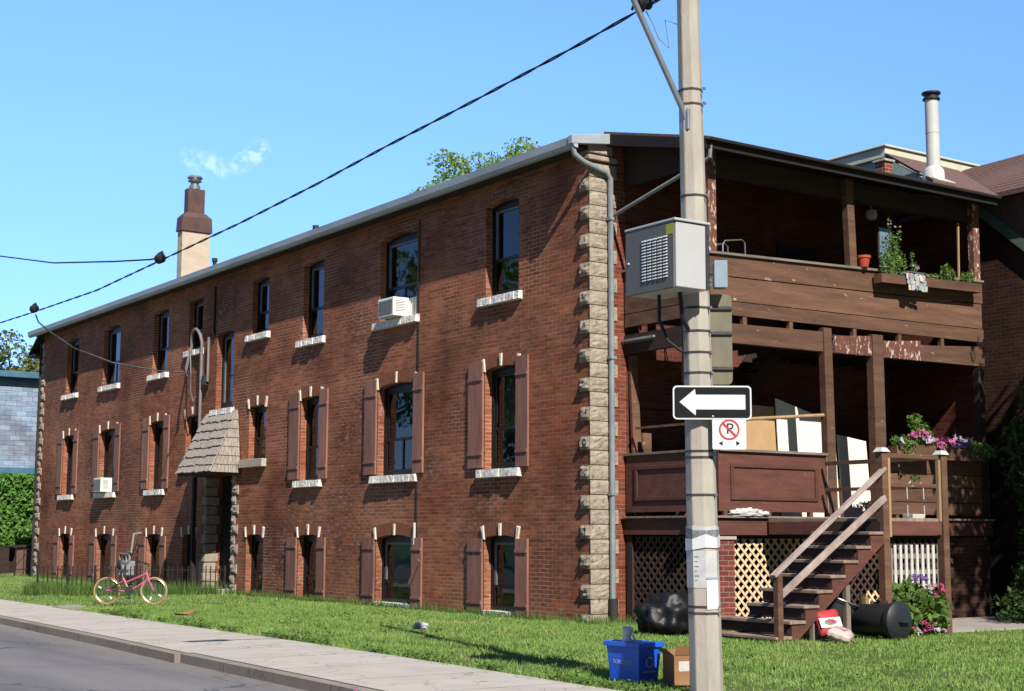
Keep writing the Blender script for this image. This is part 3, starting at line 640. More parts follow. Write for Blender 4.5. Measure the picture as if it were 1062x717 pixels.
    for i in range(N):
        t0, t1 = (i+.04)/N, (i+.96)/N
        q = [arc_pt(t0, .003), arc_pt(t1, .003), arc_pt(t1, rr), arc_pt(t0, rr)]
        a.hexa([(p[0], -.012, p[1]) for p in q]+[(p[0], .03, p[1]) for p in q])
    if fl < 2 : a.build('arch', 'arch_brick', win)
    if fl < 2:
        for t in (0.0, .5, 1.0):
            c = MB(); tw = .026/w_*1.1
            q = [arc_pt(max(-.06, t-tw), -.01 if t == .5 else -.03), arc_pt(min(1.06, t+tw), -.01 if t == .5 else -.03), arc_pt(t+tw*1.35, .23), arc_pt(t-tw*1.35, .23)]
            c.hexa([(p[0], -.04, p[1]) for p in q]+[(p[0], .02, p[1]) for p in q]); jag(c, .006).build('key_stone', 'key_stone', win, bevel=.008)
    if fl < 2 and k in 'abcefg':
        h0, h1 = (z0+.02, z1+.12) if fl else (.03, 1.44)
        for sd, (sa, sb) in (('l', (x0-.53, x0-.015)), ('r', (x1-.03, x1+.37))):
            s = MB(); n = 3; ww = (sb-sa)/n
            for i in range(n): s.box(sa+ww*i+.007, sa+ww*(i+1)-.007, -.055, -.012, h0+(.02 if sd == 'l' else 0), h1)
            for z in (h0+(h1-h0)*.14, h0+(h1-h0)*.84): s.box(sa+.01, sb-.01, -.075, -.0551, z-.028, z+.028)
            if fl == 0 and k == 'b' and sd == 'r': s.obox(((sa+sb)/2, -.098, .75), (.62, .022, .07), Euler((0, math.radians(-52), 0)).to_matrix())
            s.build('shutter', 'shutter_paint', win)
for a in WIN: add_window(*a)

def rock(m, p00, p10, p11, p01, out, d, n=4):
    """rock-faced stone front: a bulging, chipped patch over the given rectangle, pushed along out"""
    P_ = [Vector(v) for v in (p00, p10, p11, p01)]; o = Vector(out); g = []
    for j in range(n+1):
        for i in range(n+1):
            u, v = i/n, j/n; b = P_[0].lerp(P_[1], u).lerp(P_[3].lerp(P_[2], u), v)
            e = 0 if i in (0, n) or j in (0, n) else 1
            g.append(b+o*(d*random.uniform(.35, 1.25) if e else 0)+Vector((random.uniform(-.006, .006), random.uniform(-.006, .006), random.uniform(-.006, .006)))*(1 if e else .4))
    m.add(g, [(j*(n+1)+i, j*(n+1)+i+1, (j+1)*(n+1)+i+1, (j+1)*(n+1)+i) for j in range(n) for i in range(n)])
def quoins(xc, sgn, both, z0, z1, h, name, lw=(.26, .07), rw=(.42, .6)):
    m = MB(); n = int((z1-z0)/h)
    for i in range(n):
        e = i % 2; a = lw[e]; b = rw[e] if both else .02; z = z0+i*h+.008; zt = z0+(i+1)*h-.008; gx = random.uniform(-.02, .02)
        xa, xb = (xc-a+gx, xc+.02) if both else sorted((xc, xc+sgn*(a+gx)))
        if both and e: m.box(xb-.03, xb, -.012, b, z, zt)      # short stones show only on the end face
        else:
            m.box(xa, xb, -.03, b, z, zt)
            rock(m, (xa+.012, -.031, z+.012), (xb-.012, -.031, z+.012), (xb-.012, -.031, zt-.012), (xa+.012, -.031, zt-.012), (0, -1, 0), .045, 5 if a > .2 else 3)
        if both: rock(m, (xb+.001, -.02, z+.01), (xb+.001, b-.012, z+.01), (xb+.001, b-.012, zt-.01), (xb+.001, -.02, zt-.01), (1, 0, 0), .014, 5)
    return m.build(name, 'quoin_stone', bld)
quoins(0, -1, True, -.1, 8.3, .257, 'corner_quoins')
quoins(LEN-.02, 1, False, -.1, 8.2, .257, 'corner_quoins', lw=(.36, .2))
m = MB(); m.box(-.3, .05, -.05, .5, 8.3, 8.47); m.box(-.1, .07, -.07, .6, 8.17, 8.26); m.build('corner_cap', 'quoin_stone', bld, bevel=.02)
# entrance recess
quoins(-14.96, 1, False, 0, 3.0, .25, 'door_quoins', lw=(.36, .2))
m = MB()
for i in range(12):
    z = i*.25; m.box(-16.66-(.16 if i % 2 else .02), -16.58, -.05, .3+.06*(i % 2), z+.008, z+.242)
jag(m, .015).build('door_quoins', 'quoin_stone', bld, bevel=.025)
m = MB(); m.box(-16.58, -15.95, .42, .5, .12, 3.0); m.build('side_panel', 'room_dark', bld)
m = MB(); m.box(-15.94, -15.0, .4, .46, .12, 2.95); d_ = m.build('door', 'window_paint', bld)
m = MB()
for z in (.3, 1.0, 1.7): m.box(-15.78, -15.16, .385, .3995, z, z+.55)
m.build('door_panel', 'sash_paint', d_, bevel=.02); m = MB(); m.lathe([(.0, 0), (.035, .01), (.03, .05), (0, .06)], (-15.12, .39, 1.15), 10, Matrix.Rotation(math.pi/2, 3, 'X')); m.build('door_knob', 'steel', d_, smooth=True)
m = MB(); m.box(-16.75, -14.9, -.35, .42, -.05, .12); m.build('door_step', 'concrete_slab', bld, bevel=.02)
# the shake-covered hood over the entrance
m = MB(); T0 = [Vector((-16.74, -.03, 4.68)), Vector((-14.74, -.03, 4.68))]; B0 = [Vector((-16.52, -.92, 3.05)), Vector((-14.3, -.92, 3.05))]
NC = 7; nrm = Vector((0, -1.63, .89)).normalized()
def hp(u, v): return (T0[0].lerp(T0[1], u)).lerp(B0[0].lerp(B0[1], u), v)
for i in range(NC):
    v0, v1 = i/NC, (i+1)/NC+.03; u = 0.0
    while u < .999:
        u1 = min(1, u+random.uniform(.035, .085)); u1 = 1 if 1-u1 < .03 else u1; dv = random.uniform(-.012, .012)
        if i == NC-1: dv -= .03
        q = [hp(u+.002, v0), hp(u1-.002, v0), hp(u1-.002, v1+dv), hp(u+.002, v1+dv)]; o0, o1 = .006, .04+random.uniform(0, .014)
        m.hexa([q[0]+nrm*.001, q[1]+nrm*.001, q[2]+nrm*.002, q[3]+nrm*.002, q[0]+nrm*o0, q[1]+nrm*o0, q[2]+nrm*o1, q[3]+nrm*o1]); u = u1
hood = m.build('entrance_hood', 'shake_grey', bld)
m = MB()
for sx, A, Bf, Bw in ((1, T0[1], B0[1], Vector((-14.5, -.03, 3.05))), (-1, T0[0], B0[0], Vector((-16.7, -.03, 3.05)))):
    for i in range(NC):
        v0, v1 = i/NC, (i+1)/NC+.02; a0, b0, a1, b1 = A.lerp(Bf, v0), A.lerp(Bw, v0), A.lerp(Bf, min(1, v1)), A.lerp(Bw, min(1, v1)); n = 1+i; o = Vector((sx, 0, 0))
        for j in range(n):
            s0, s1 = j/n+.008, (j+1)/n-.008
            q = [a1.lerp(b1, s0), a1.lerp(b1, s1), a0.lerp(b0, s1), a0.lerp(b0, s0)]
            m.hexa([p+o*.002 for p in q]+[q[0]+o*.035, q[1]+o*.035, q[2]+o*.01, q[3]+o*.01])
    m.build('hood_cheek', 'shake_grey', hood); m = MB()
m = MB(); m.slab([(-16.5, -.9, 3.06), (-14.32, -.9, 3.06), (-14.5, -.03, 3.06), (-16.7, -.03, 3.06)], .05); m.build('hood_soffit', 'soffit', hood)
m = MB(); m.box(-16.92, -16.82, -.3, -.2, 0, 3.0); m.box(-16.92, -16.4, -.3, -.2, 3.0, 3.01); m.build('hood_post', 'wood_dark', hood)
# roof, eaves and gutter
m = MB(); m.slab([(LEN-.15, -.38, 8.5), (.06, -.38, 8.5), (.06, 4.1, 8.9), (LEN-.15, 4.1, 8.9)], .05); m.slab([(LEN-.15, 4.1, 8.9), (.06, 4.1, 8.9), (.06, 8.4, 8.5), (LEN-.15, 8.4, 8.5)], .05)
m.build('roof', 'roof_tar', bld)
m = MB(); m.box(LEN-.15, .03, -.36, 0, 8.34, 8.37); m.box(LEN-.15, .03, -.38, -.361, 8.32, 8.44); m.build('soffit', 'soffit', bld)
prof = [(-.381, 8.5), (-.381, 8.3), (-.45, 8.31), (-.49, 8.37), (-.505, 8.5)]
m = MB(); Mx = Matrix(((0, 0, 1, 0), (1, 0, 0, 0), (0, 1, 0, 0), (0, 0, 0, 1)))
x = .16
while x > LEN-.3:
    x2 = max(LEN-.32, x-5.2); m.prism(prof, Matrix.Translation((x2+.008, 0, 0))@Mx, x-x2-.008); x = x2
    if x <= LEN-.31: break
m.build('gutter', 'gutter_metal', bld)
m = MB(); m.hexa([(.05, -.52, 8.36), (.17, -.52, 8.36), (.17, .55, 8.5), (.05, .55, 8.5), (.05, -.52, 8.515), (.17, -.52, 8.515), (.17, .55, 8.7), (.05, .55, 8.7)]); m.build('roof_flashing', 'flash_metal', bld, bevel=.01)
m = MB(); m.tube([(.08, -.44, 8.34), (.08, -.4, 8.2), (.09, -.2, 8.08), (.09, .3, 7.97), (.09, .4, 7.86), (.09, .41, .35)], .052, 10)
for z in (7.1, 4.6, 2.2): m.box(.03, .155, .34, .48, z, z+.05)
m.build('downspout', 'pipe_grey', bld, smooth=True)
m = MB(); m.tube([(.1, .415, .42), (.1, .415, -.05)], .085, 12); m.build('downspout_boot', 'pipe_boot', bld, smooth=True)
m = MB(); m.box(LEN-.12, LEN-.02, -.1, .0, 0, 8.15); m.build('downspout', 'pipe_boot', bld); m = MB(); m.slab([(LEN-.9, -.3, 7.75), (LEN, -.3, 7.75), (LEN, .9, 7.75), (LEN-.9, .9, 7.75)], .1); m.slab([(LEN-.9, -.25, 7.8), (LEN-.01, -.25, 8.35), (LEN-.01, .9, 8.35), (LEN-.9, .9, 7.8)], .06); m.build('eave_return', 'soffit', bld)
# main chimney
ch = MB(); ch.box(-21.75, -21.4, 1.0, 1.9, 8.5, 10.72); ch = jag(ch, .004).build('chimney', 'render_cream', bld)
m = MB(); m.hexa([(-21.8, .95, 10.62), (-21.35, .95, 10.62), (-21.35, 1.95, 10.62), (-21.8, 1.95, 10.62), (-21.8, .98, 11.05), (-21.35, .98, 11.05), (-21.35, 1.92, 11.05), (-21.8, 1.92, 11.05)])
m.hexa([(-21.8, .98, 11.051), (-21.35, .98, 11.051), (-21.35, 1.92, 11.051), (-21.8, 1.92, 11.051), (-21.75, 1.12, 11.2), (-21.4, 1.12, 11.2), (-21.4, 1.74, 11.2), (-21.75, 1.74, 11.2)])
m.box(-21.72, -21.42, 1.16, 1.7, 11.201, 11.95); m.build('chimney_cap', 'cap_brown', ch)
m = MB(); c0 = (-21.57, 1.42, 11.95); m.lathe([(.17, 0), (.17, .12), (.13, .14), (.13, .22), (.22, .26), (.16, .3), (.24, .36), (.2, .42), (0, .44)], c0, 16); m.build('chimney_flue', 'galvanised', ch, smooth=True)
m = MB(); m.box(-21.85, -21.3, .9, 2.0, 8.5, 8.85); m.build('chimney_flashing', 'flash_metal', ch)
for x, y, z in ((-12.6, 1, 9.2), (-18.9, 1, 9.32)):
    m = MB(); m.tube([(x, y, 8.5), (x, y, z-.05)], .06, 8); m.tube([(x, y, z-.05), (x, y, z+.05)], .085, 8); m.build('vent_pipe', 'dark_metal', bld, smooth=True)
# electric service mast on the facade
m = MB(); m.tube([(-16.98, -.12, 4.3), (-16.98, -.12, 6.62)]+[(-17.33+.35*math.cos(t), -.12-.06*math.sin(t), 6.62+.42*math.sin(t)) for t in np.linspace(.15, math.pi, 9)]+[(-17.69, -.16, 6.45)], .042, 8)
mast = m.build('service_mast', 'conduit', bld, smooth=True)
m = MB(); m.tube([(-16.62, -.08, 6.75), (-16.62, -.08, 5.55)], .035, 8); m.tube([(-16.65, -.08, 5.62), (-16.9, -.1, 5.5)], .03, 8); m.build('conduit', 'conduit', mast, smooth=True)
m = MB(); m.box(-16.86, -16.66, -.16, -.02, 5.45, 5.72); m.build('junction_box', 'dark_metal', mast, bevel=.01)
m = MB(); m.tube([(-17.7, -.16, 6.46), (-17.72, -.2, 6.1), (-17.45, -.35, 5.85), (-17.25, -.4, 5.72)], .018, 6); m.tube([(-17.68, -.16, 6.46), (-17.5, -.2, 5.9), (-17.35, -.25, 5.3), (-17.25, -.2, 5.05), (-17.2, -.15, 5.2)], .018, 6)
m.tube([(-17.72, -.16, 6.46), (-17.62, -.3, 6.0), (-17.2, -.45, 5.8)], .018, 6); m.build('drip_loop', 'cable_grey', mast, smooth=True)
m = MB(); m.tube([(-5.82, -.02, 8.1), (-5.82, -.02, 1.2)], .012, 6); m.build('wall_cable', 'cable_black', bld); m = MB(); m.tube([(-16.4, -.02, 8.1), (-16.4, -.03, 6.7)], .03, 6); m.build('wall_cable', 'cable_black', bld)
m = MB(); m.tube([(-5.86, -.03, 1.75), (-5.86, -.03, 1.3)], .035, 8); m.build('wall_conduit', 'white_paint', bld, smooth=True)
# upper shed roof behind the porch, with its metal flue
E_, D_, B_, A_ = (2.26, 6.56, 8.29), (-1.06, 9.06, 9.9), (-.73, 11.12, 9.74), (2.78, 7.86, 8.04)
m = MB(); m.slab([E_, A_, B_, D_], .06); ur = m.build('upper_roof', 'shingle_brown', bld)
m = MB(); m.quad((2.24, 6.56, 8.22), (-1.1, 9.03, 9.83), (-1.1, 9.03, 8.4), (.4, 7.2, 8.4)); m.build('roof_cheek', 'green_trim', ur)
m = MB(); fx, fy = 1.84, 7.1; m.lathe([(.22, -.12), (.2, .2), (.16, .25), (.132, .28), (.132, .95), (.137, .951), (.137, .975), (.132, .976), (.132, 1.66)], (fx, fy, 8.42), 20); fl = m.build('flue_pipe', 'flue_white', ur, smooth=True)
m = MB(); m.lathe([(.135, 1.62), (.17, 1.63), (.17, 1.66), (.14, 1.67), (.14, 1.74), (.185, 1.745), (.185, 1.78), (.02, 1.82)], (fx, fy, 8.42), 20); m.build('flue_cap', 'dark_metal', fl, smooth=True)
m = MB(); s_ = .486; m.hexa([(fx-.2, fy-.18, 8.02+s_*(2.75-fx+.2)+.02), (fx+.26, fy-.18, 8.02+s_*(2.75-fx-.26)+.02), (fx+.26, fy+.32, 8.02+s_*(2.75-fx-.26)+.02), (fx-.2, fy+.32, 8.02+s_*(2.75-fx+.2)+.02),
                             (fx-.2, fy-.18, 8.02+s_*(2.75-fx+.2)+.045), (fx+.26, fy-.18, 8.02+s_*(2.75-fx-.26)+.045), (fx+.26, fy+.32, 8.02+s_*(2.75-fx-.26)+.045), (fx-.2, fy+.32, 8.02+s_*(2.75-fx+.2)+.045)]); m.build('flue_flashing', 'flue_white', fl)
m = MB(); m.box(-.3, -.04, 7.86, 8.1, 8.5, 9.33); st = m.build('chimney_stub', 'stub_brick', bld); m = MB(); m.box(-.34, .0, 7.82, 8.14, 9.33, 9.38); m.build('stub_cap', 'concrete_pole', st, bevel=.01)

# ------------------------------------------------------------------ two storey wooden porch
po = thing('wooden_porch', 'two storey brown wooden porch with open galleries, peeling posts, lattice skirt and outside stairs', 'porch', (1.15, 4.3, 0))
XF = 2.3; YA, YB = .75, 7.85
tl = lambda y: .0298*(y-.8)
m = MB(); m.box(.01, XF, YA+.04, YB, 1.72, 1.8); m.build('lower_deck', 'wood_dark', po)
m = MB(); m.box(XF+.001, XF+.045, YA-.04, YB, 1.52, 1.8); m.box(.04, XF, YA-.04, YA+.004, 1.52, 1.8); m.build('deck_fascia', 'wood_maroon', po, bevel=.004)
m = MB(); m.box(XF+.0455, XF+.1, YA-.08, YB, 1.8, 1.835); m.box(.04, XF+.045, YA-.1, YA+.004, 1.801, 1.835); m.build('deck_edge', 'rail_cap', po, bevel=.004)
m = MB(); m.box(.42, XF-.01, YA+.02, YB, 5.0, 5.06); m.box(.01, .42, YA+.02, 1.25, 5.0, 5.06); m.box(.01, .42, 3.9, YB, 5.0, 5.06)
for y in np.arange(1.3, 7.8, .6): m.box(.46 if y < 3.9 else .01, 2.18, y, y+.05, 4.82, 4.999)
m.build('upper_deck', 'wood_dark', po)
for y0, y1, mt in ((YA, 3.44, 'wood_brown'), (3.7, 4.66, 'wood_peeling'), (4.98, 6.0, 'wood_peeling'), (6.0, YB, 'wood_brown')):
    m = MB(); m.hexa([(XF-.1, y0, 4.72+tl(y0)*.2), (XF, y0, 4.72+tl(y0)*.2), (XF, y1, 4.72+tl(y1)*.2), (XF-.1, y1, 4.72+tl(y1)*.2), (XF-.1, y0, 5.04), (XF, y0, 5.04), (XF, y1, 5.05+.1*(y1-YA)/7), (XF-.1, y1, 5.05+.1*(y1-YA)/7)]); m.build('beam', mt, po, bevel=.005)
m = MB(); m.box(.02, XF-.1, YA, YA+.1, 4.72, 5.03); m.build('beam', 'wood_dark', po)
# upper railing: three boards with shadow gaps
def rail_board(x0, x1, y0, y1, z0, z1, mt, k0=1, k1=1):
    m = MB(); m.hexa([(x0, y0, z0+tl(y0)*k0), (x1, y0, z0+tl(y0)*k0), (x1, y1, z0+tl(y1)*k0), (x0, y1, z0+tl(y1)*k0), (x0, y0, z1+tl(y0)*k1), (x1, y0, z1+tl(y0)*k1), (x1, y1, z1+tl(y1)*k1), (x0, y1, z1+tl(y1)*k1)])
    return m.build('rail_board', mt, po, bevel=.005)
rail_board(XF-.035, XF, YA, YB, 5.19, 5.42, 'wood_brown', .2, .3)
rail_board(XF-.045, XF-.012, YA+.02, YB-.02, 5.435, 5.83, 'wood_brown', .3, .7)
rail_board(XF-.035, XF+.002, YA, YB, 5.845, 6.19, 'wood_brown', .7, 1)
m = MB(); m.hexa([(XF-.07, YA-.05, 6.192), (XF+.05, YA-.05, 6.192), (XF+.05, YB, 6.192+tl(YB)), (XF-.07, YB, 6.192+tl(YB)), (XF-.07, YA-.05, 6.235), (XF+.05, YA-.05, 6.235), (XF+.05, YB, 6.235+tl(YB)), (XF-.07, YB, 6.235+tl(YB))]); m.build('rail_cap', 'rail_cap', po, bevel=.004)
for z0, z1 in ((5.19, 5.42), (5.435, 5.83), (5.845, 6.19)):
    m = MB(); m.box(.04, XF-.05, YA, YA+.03, z0, z1); m.build('rail_board', 'wood_brown', po, bevel=.004)
m = MB(); m.box(.04, XF-.075, YA-.05, YA+.06, 6.192, 6.235); m.build('rail_cap', 'rail_cap', po)
for y, z0, z1 in [(y, 5.06, 5.22) for y in (1.5, 2.6, 4.2, 5.4, 6.6)]+[(y, 1.8, 1.92) for y in (1.0, 2.0, 3.0, 5.2, 6.4)]:
    m = MB(); m.box(XF-.09, XF-.01, y, y+.08, z0, z1); m.build('rail_block', 'wood_brown', po)
m = MB(); m.box(.02, .9, YA-.06, YA-.02, 4.93, 4.97); m.build('conduit', 'pipe_grey', po)
# posts
def post(y0, y1, z0, z1, mt, x0=XF-.12, x1=XF+.02, lean=0):
    m = MB(); m.hexa([(x0, y0, z0), (x1, y0, z0), (x1, y1, z0), (x0, y1, z0), (x0, y0+lean, z1), (x1, y0+lean, z1), (x1, y1+lean, z1), (x0, y1+lean, z1)]); return m.build('post', mt, po, bevel=.008)
post(.72, .9, 6.24, 8.0, 'wood_peeling'); post(4.14, 4.32, 6.34, 7.95, 'wood_brown', lean=-.06); post(7.62, 7.8, 6.44, 7.95, 'wood_peeling')
post(.72, .88, 1.84, 4.7, 'wood_dark', XF-.16, XF-.02)
post(3.46, 3.66, 1.84, 5.16, 'wood_brown', XF-.12, XF+.03, -.06); post(4.68, 4.96, 1.84, 5.14, 'wood_brown', XF-.14, XF+.03, -.02); post(7.62, 7.8, 1.84, 4.72, 'wood_dark')
# lower railing: framed panels
def panel(y0, y1):
    m = MB(); m.box(XF-.06, XF-.022, y0, y1, 1.91, 2.9); p = m.build('railing_panel', 'wood_maroon', po)
    m = MB(); f = .07; a, b, c, d = y0+.26, y1-.24, 2.1, 2.71
    m.box(XF-.0215, XF+.006, a, b, d-f, d); m.box(XF-.0215, XF+.006, a, b, c, c+f); m.box(XF-.0215, XF+.006, a, a+f, c+f, d-f); m.box(XF-.0215, XF+.006, b-f, b, c+f, d-f)
    m.build('panel_moulding', 'wood_maroon', p, bevel=.008)
    m = MB(); m.box(XF-.08, XF+.03, y0, y1+.02, 2.901, 2.945); m.box(XF-.075, XF+.01, y1-.03, y1+.015, 1.9, 2.9); m.build('panel_cap', 'rail_cap', p, bevel=.004)
panel(.9, 3.45)
m = MB(); m.box(.04, XF-.2, YA+.01, YA+.045, 1.91, 2.9); p = m.build('railing_panel', 'wood_maroon', po)
m = MB(); f = .07; a, b, c, d = .3, XF-.5, 2.1, 2.71
for q in ((a, b, d-f, d), (a, b, c, c+f), (a, a+f, c+f, d-f), (b-f, b, c+f, d-f)): m.box(q[0], q[1], YA-.018, YA+.0095, q[2], q[3])
m.build('panel_moulding', 'wood_maroon', p, bevel=.008); m = MB(); m.box(.04, XF-.15, YA-.03, YA+.08, 2.901, 2.94); m.build('panel_cap', 'rail_cap', p)
for i, (z0, z1) in enumerate(((1.9, 2.12), (2.135, 2.4), (2.415, 2.64), (2.655, 2.9))):
    m = MB(); m.box(XF-.035, XF+.004*(i % 2), 4.98, YB, z0, z1); m.build('rail_board', 'wood_brown', po, bevel=.004)
m = MB(); m.tube([(XF-.05, .9, 3.4), (XF-.05, 3.5, 3.62)], .03, 8); m.build('grab_rail', 'wood_raw', po, smooth=True)
m = MB(); m.box(.3, XF-.2, YA+.02, YA+.05, 3.36, 3.4); m.build('grab_rail', 'wood_brown', po)
m = MB(); m.hexa([(.14, .85, 1.85), (.2, .85, 1.85), (.2, 1.05, 1.85), (.14, 1.05, 1.85), (.02, .84, 4.7), (.08, .84, 4.7), (.08, 1.0, 4.7), (.02, 1.0, 4.7)]); m.box(.3, .34, .9, 1.1, 1.85, 3.3); m.build('leaning_plank', 'wood_brown', po)
# porch roof
sl = (8.71-8.02)/2.75
m = MB(); m.slab([(.0, .33, 8.74), (2.78, .33, 8.045), (2.78, 7.86, 8.045), (.0, 7.86, 8.74)], .05); rf = m.build('roof', 'shingle_brown', po)
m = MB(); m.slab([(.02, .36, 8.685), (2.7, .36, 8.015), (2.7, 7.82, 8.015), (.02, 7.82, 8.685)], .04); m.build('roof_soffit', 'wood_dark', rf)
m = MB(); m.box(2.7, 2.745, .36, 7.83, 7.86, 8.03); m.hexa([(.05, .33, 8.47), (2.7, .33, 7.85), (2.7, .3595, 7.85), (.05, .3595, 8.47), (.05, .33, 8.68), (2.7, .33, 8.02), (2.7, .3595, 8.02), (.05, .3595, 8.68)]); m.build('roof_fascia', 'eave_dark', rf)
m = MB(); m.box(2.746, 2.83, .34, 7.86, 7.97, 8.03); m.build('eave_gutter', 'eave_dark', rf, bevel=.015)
m = MB(); m.box(2.05, 2.2, YA, YB-.05, 7.6, 7.95); m.hexa([(.05, YA, 7.75), (2.05, YA, 7.75), (2.05, YA+.06, 7.75), (.05, YA+.06, 7.75), (.05, YA, 8.6), (2.05, YA, 8.1), (2.05, YA+.06, 8.1), (.05, YA+.06, 8.6)]); m.build('head_beam', 'wood_dark', po)
m = MB(); m.tube([(2.72, .42, 7.93), (2.7, .42, 7.72), (2.5, .42, 7.66), (.13, .45, 7.19)], .035, 10); m.build('drain_pipe', 'pipe_grey', po, smooth=True)
# the far end wall and the doors behind the galleries
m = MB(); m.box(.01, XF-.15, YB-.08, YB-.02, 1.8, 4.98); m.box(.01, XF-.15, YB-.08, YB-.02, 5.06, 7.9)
m.build('end_screen', 'porch_brick_shaded', po)
for z in (1.8, 5.06):
    m = MB(); m.box(.003, .06, 4.6, 5.6, z, z+2.1); dr = m.build('door', 'window_paint', po); m = MB(); m.box(.0605, .075, 4.75, 5.45, z+.9, z+1.95); m.build('door_pane', 'room_dark', dr)
    m = MB(); m.lathe([(0, 0), (.035, .01), (.03, .05), (0, .06)], (.062, 4.68, z+1.0), 10, Matrix.Rotation(math.pi/2, 3, 'Y')); m.build('door_knob', 'steel', dr, smooth=True)
m = MB(); m.lathe([(0, 0), (.09, .03), (.12, .1), (.1, .2), (0, .22)], (1.2, 6.0, 7.6), 14); m.tube([(1.2, 6, 7.82), (1.2, 6, 8.3)], .012, 6); m.build('ceiling_lamp', 'curtain_white', po, smooth=True)
# inner stair from the lower to the upper gallery
m = MB()
for x in (.06, .72): m.hexa([(x, .95, 1.8), (x+.05, .95, 1.8), (x+.05, 1.25, 1.8), (x, 1.25, 1.8), (x, 3.75, 4.98), (x+.05, 3.75, 4.98), (x+.05, 4.05, 4.98), (x, 4.05, 4.98)])
for i in range(13): m.box(.11, .72, 1.15+.22*i, 1.4+.22*i, 1.98+.236*i, 2.02+.236*i)
m.build('inner_stair', 'wood_dark', po)
# brick piers, lattice skirt
for y0, y1, mt, n in ((.72, 1.22, 'pier_brick', 0), ):
    m = MB(); m.box(XF-.45, XF-.005, y0, y1, -.1, 1.44); p = m.build('brick_pier', mt, po); m = MB(); m.box(XF-.5, XF+.02, y0-.03, y1+.03, 1.441, 1.515); m.build('pier_cap', 'concrete_pole', p, bevel=.01)
m = MB(); m.lathe([(.62, -.1), (.62, 1.5)], (1.75, 7.5, 0), 40); m.build('brick_pier', 'dark_brick', po)
def lattice(y0, y1, z0, z1, mt, x=None, along='y'):
    m = MB(); wv = .042; sp = .125
    def P3(u, z, o): return (x+o, u, z) if along == 'y' else (u, x+o, z)
    for s_, o in ((1, 0), (-1, .011)):
        k = y0-(z1-z0) if s_ > 0 else y0
        while k < (y1 if s_ > 0 else y1+(z1-z0)):
            # line u = k + s*(z-z0)
            za, zb = z0, z1
            ua, ub = k, k+s_*(z1-z0)
            if s_ > 0:
                if ua < y0: za = z0+(y0-k); ua = y0
                if ub > y1: zb = z0+(y1-k); ub = y1
            else:
                if ua > y1: za = z0+(k-y1); ua = y1
                if ub < y0: zb = z0+(k-y0); ub = y0
            if zb-za > .02:
                a = P3(ua, za, o); b = P3(ub, zb, o); m.beam(a, b, wv, .009, up=(1, 0, 0) if along == 'y' else (0, 1, 0))
            k += sp*1.414
    return m
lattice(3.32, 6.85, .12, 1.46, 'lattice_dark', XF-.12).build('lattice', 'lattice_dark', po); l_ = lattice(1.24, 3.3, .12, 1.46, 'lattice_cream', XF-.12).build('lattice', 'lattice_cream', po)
m = MB(); m.box(XF-.14, XF-.09, 1.225, 6.85, 1.461, 1.515); m.box(XF-.14, XF-.09, 1.225, 6.85, .06, .119); m.build('lattice_frame', 'wood_dark', l_)
l_ = lattice(.2, 1.82, .12, 1.5, 'lattice_dark', YA+.05, 'x').build('lattice', 'lattice_dark', po)
m = MB(); m.box(.05, .2, YA, YA+.08, -.05, 1.515); m.box(.2, 1.85, YA, YA+.08, -.05, .1); m.build('lattice_frame', 'wood_dark', l_)
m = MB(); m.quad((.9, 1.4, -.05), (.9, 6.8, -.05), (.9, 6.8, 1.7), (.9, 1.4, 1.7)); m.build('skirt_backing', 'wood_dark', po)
# landing
XL = 4.9
m = MB(); m.box(XF+.101, XL, 1.9, 3.36, 1.74, 1.79); ld = m.build('landing', 'wood_tread', po)
m = MB(); m.box(XL-.03, XL+.02, 1.98, 3.22, 1.53, 1.735); m.box(XF+.1, XL-.04, 1.9, 1.95, 1.53, 1.735); m.box(XF+.1, XL-.04, 3.3, 3.35, 1.53, 1.735); m.build('landing_fascia', 'wood_maroon', ld, bevel=.005)
for y0 in (1.84, 3.23):
    m = MB(); m.box(XL-.09, XL+.045, y0, y0+.135, -.08, 2.8); p = m.build('landing_post', 'wood_brown', ld, bevel=.006)
    m = MB(); m.hexa([(XL-.12, y0-.03, 2.801), (XL+.075, y0-.03, 2.801), (XL+.075, y0+.165, 2.801), (XL-.12, y0+.165, 2.801), (XL-.08, y0+.01, 2.87), (XL+.035, y0+.01, 2.87), (XL+.035, y0+.125, 2.87), (XL-.08, y0+.125, 2.87)]); m.build('post_cap', 'white_paint', po, bevel=.004)
m = MB(); m.box(XL-.05, XL+.0, 1.98, 3.225, 2.72, 2.79); m.box(XL-.045, XL-.005, 2.05, 3.16, 2.27, 2.33); m.box(XF+.1, XL-.1, 3.27, 3.32, 2.72, 2.79); m.box(XF+.1, XL-.1, 3.27, 3.32, 2.27, 2.33)
m.build('landing_rail', 'wood_brown', ld, bevel=.004)
for y in (1.985, 3.165):
    m = MB(); m.box(XL-.03, XL+.03, y, y+.055, 1.742 if y > 3 else 1.5, 2.715); m.build('landing_strip', 'wood_raw', ld, bevel=.003)
# outside stairs: treads, risers, sawn stringer, newel and two sloping rails
stc = MB(); n = 8
X1s = 4.94
for i in range(n):
    X0s = 3.2 if i < 2 else 3.78
    z = .075+.215*i; y = -.52+.285*i
    stc.hexa([(X0s, y, z-.045), (X1s+.03, y, z-.045+random.uniform(-.006, .006)), (X1s+.03, y+.33, z-.045), (X0s, y+.33, z-.045), (X0s, y, z), (X1s+.03, y, z+random.uniform(-.006, .006)), (X1s+.03, y+.33, z), (X0s, y+.33, z)])
stairs = stc.build('staircase', 'wood_tread', po, bevel=.006)
m = MB()
for i in range(n):
    X0s = 3.2 if i < 2 else 3.78; z = .075+.215*i; y = -.48+.285*i; m.box(X0s+.02, X1s-.05, y, y+.02, z-.2, z-.046)
m.box(X0s+.02, X1s-.05, 1.82, 1.84, 1.54, 1.74)
m.build('riser', 'wood_dark', stairs)
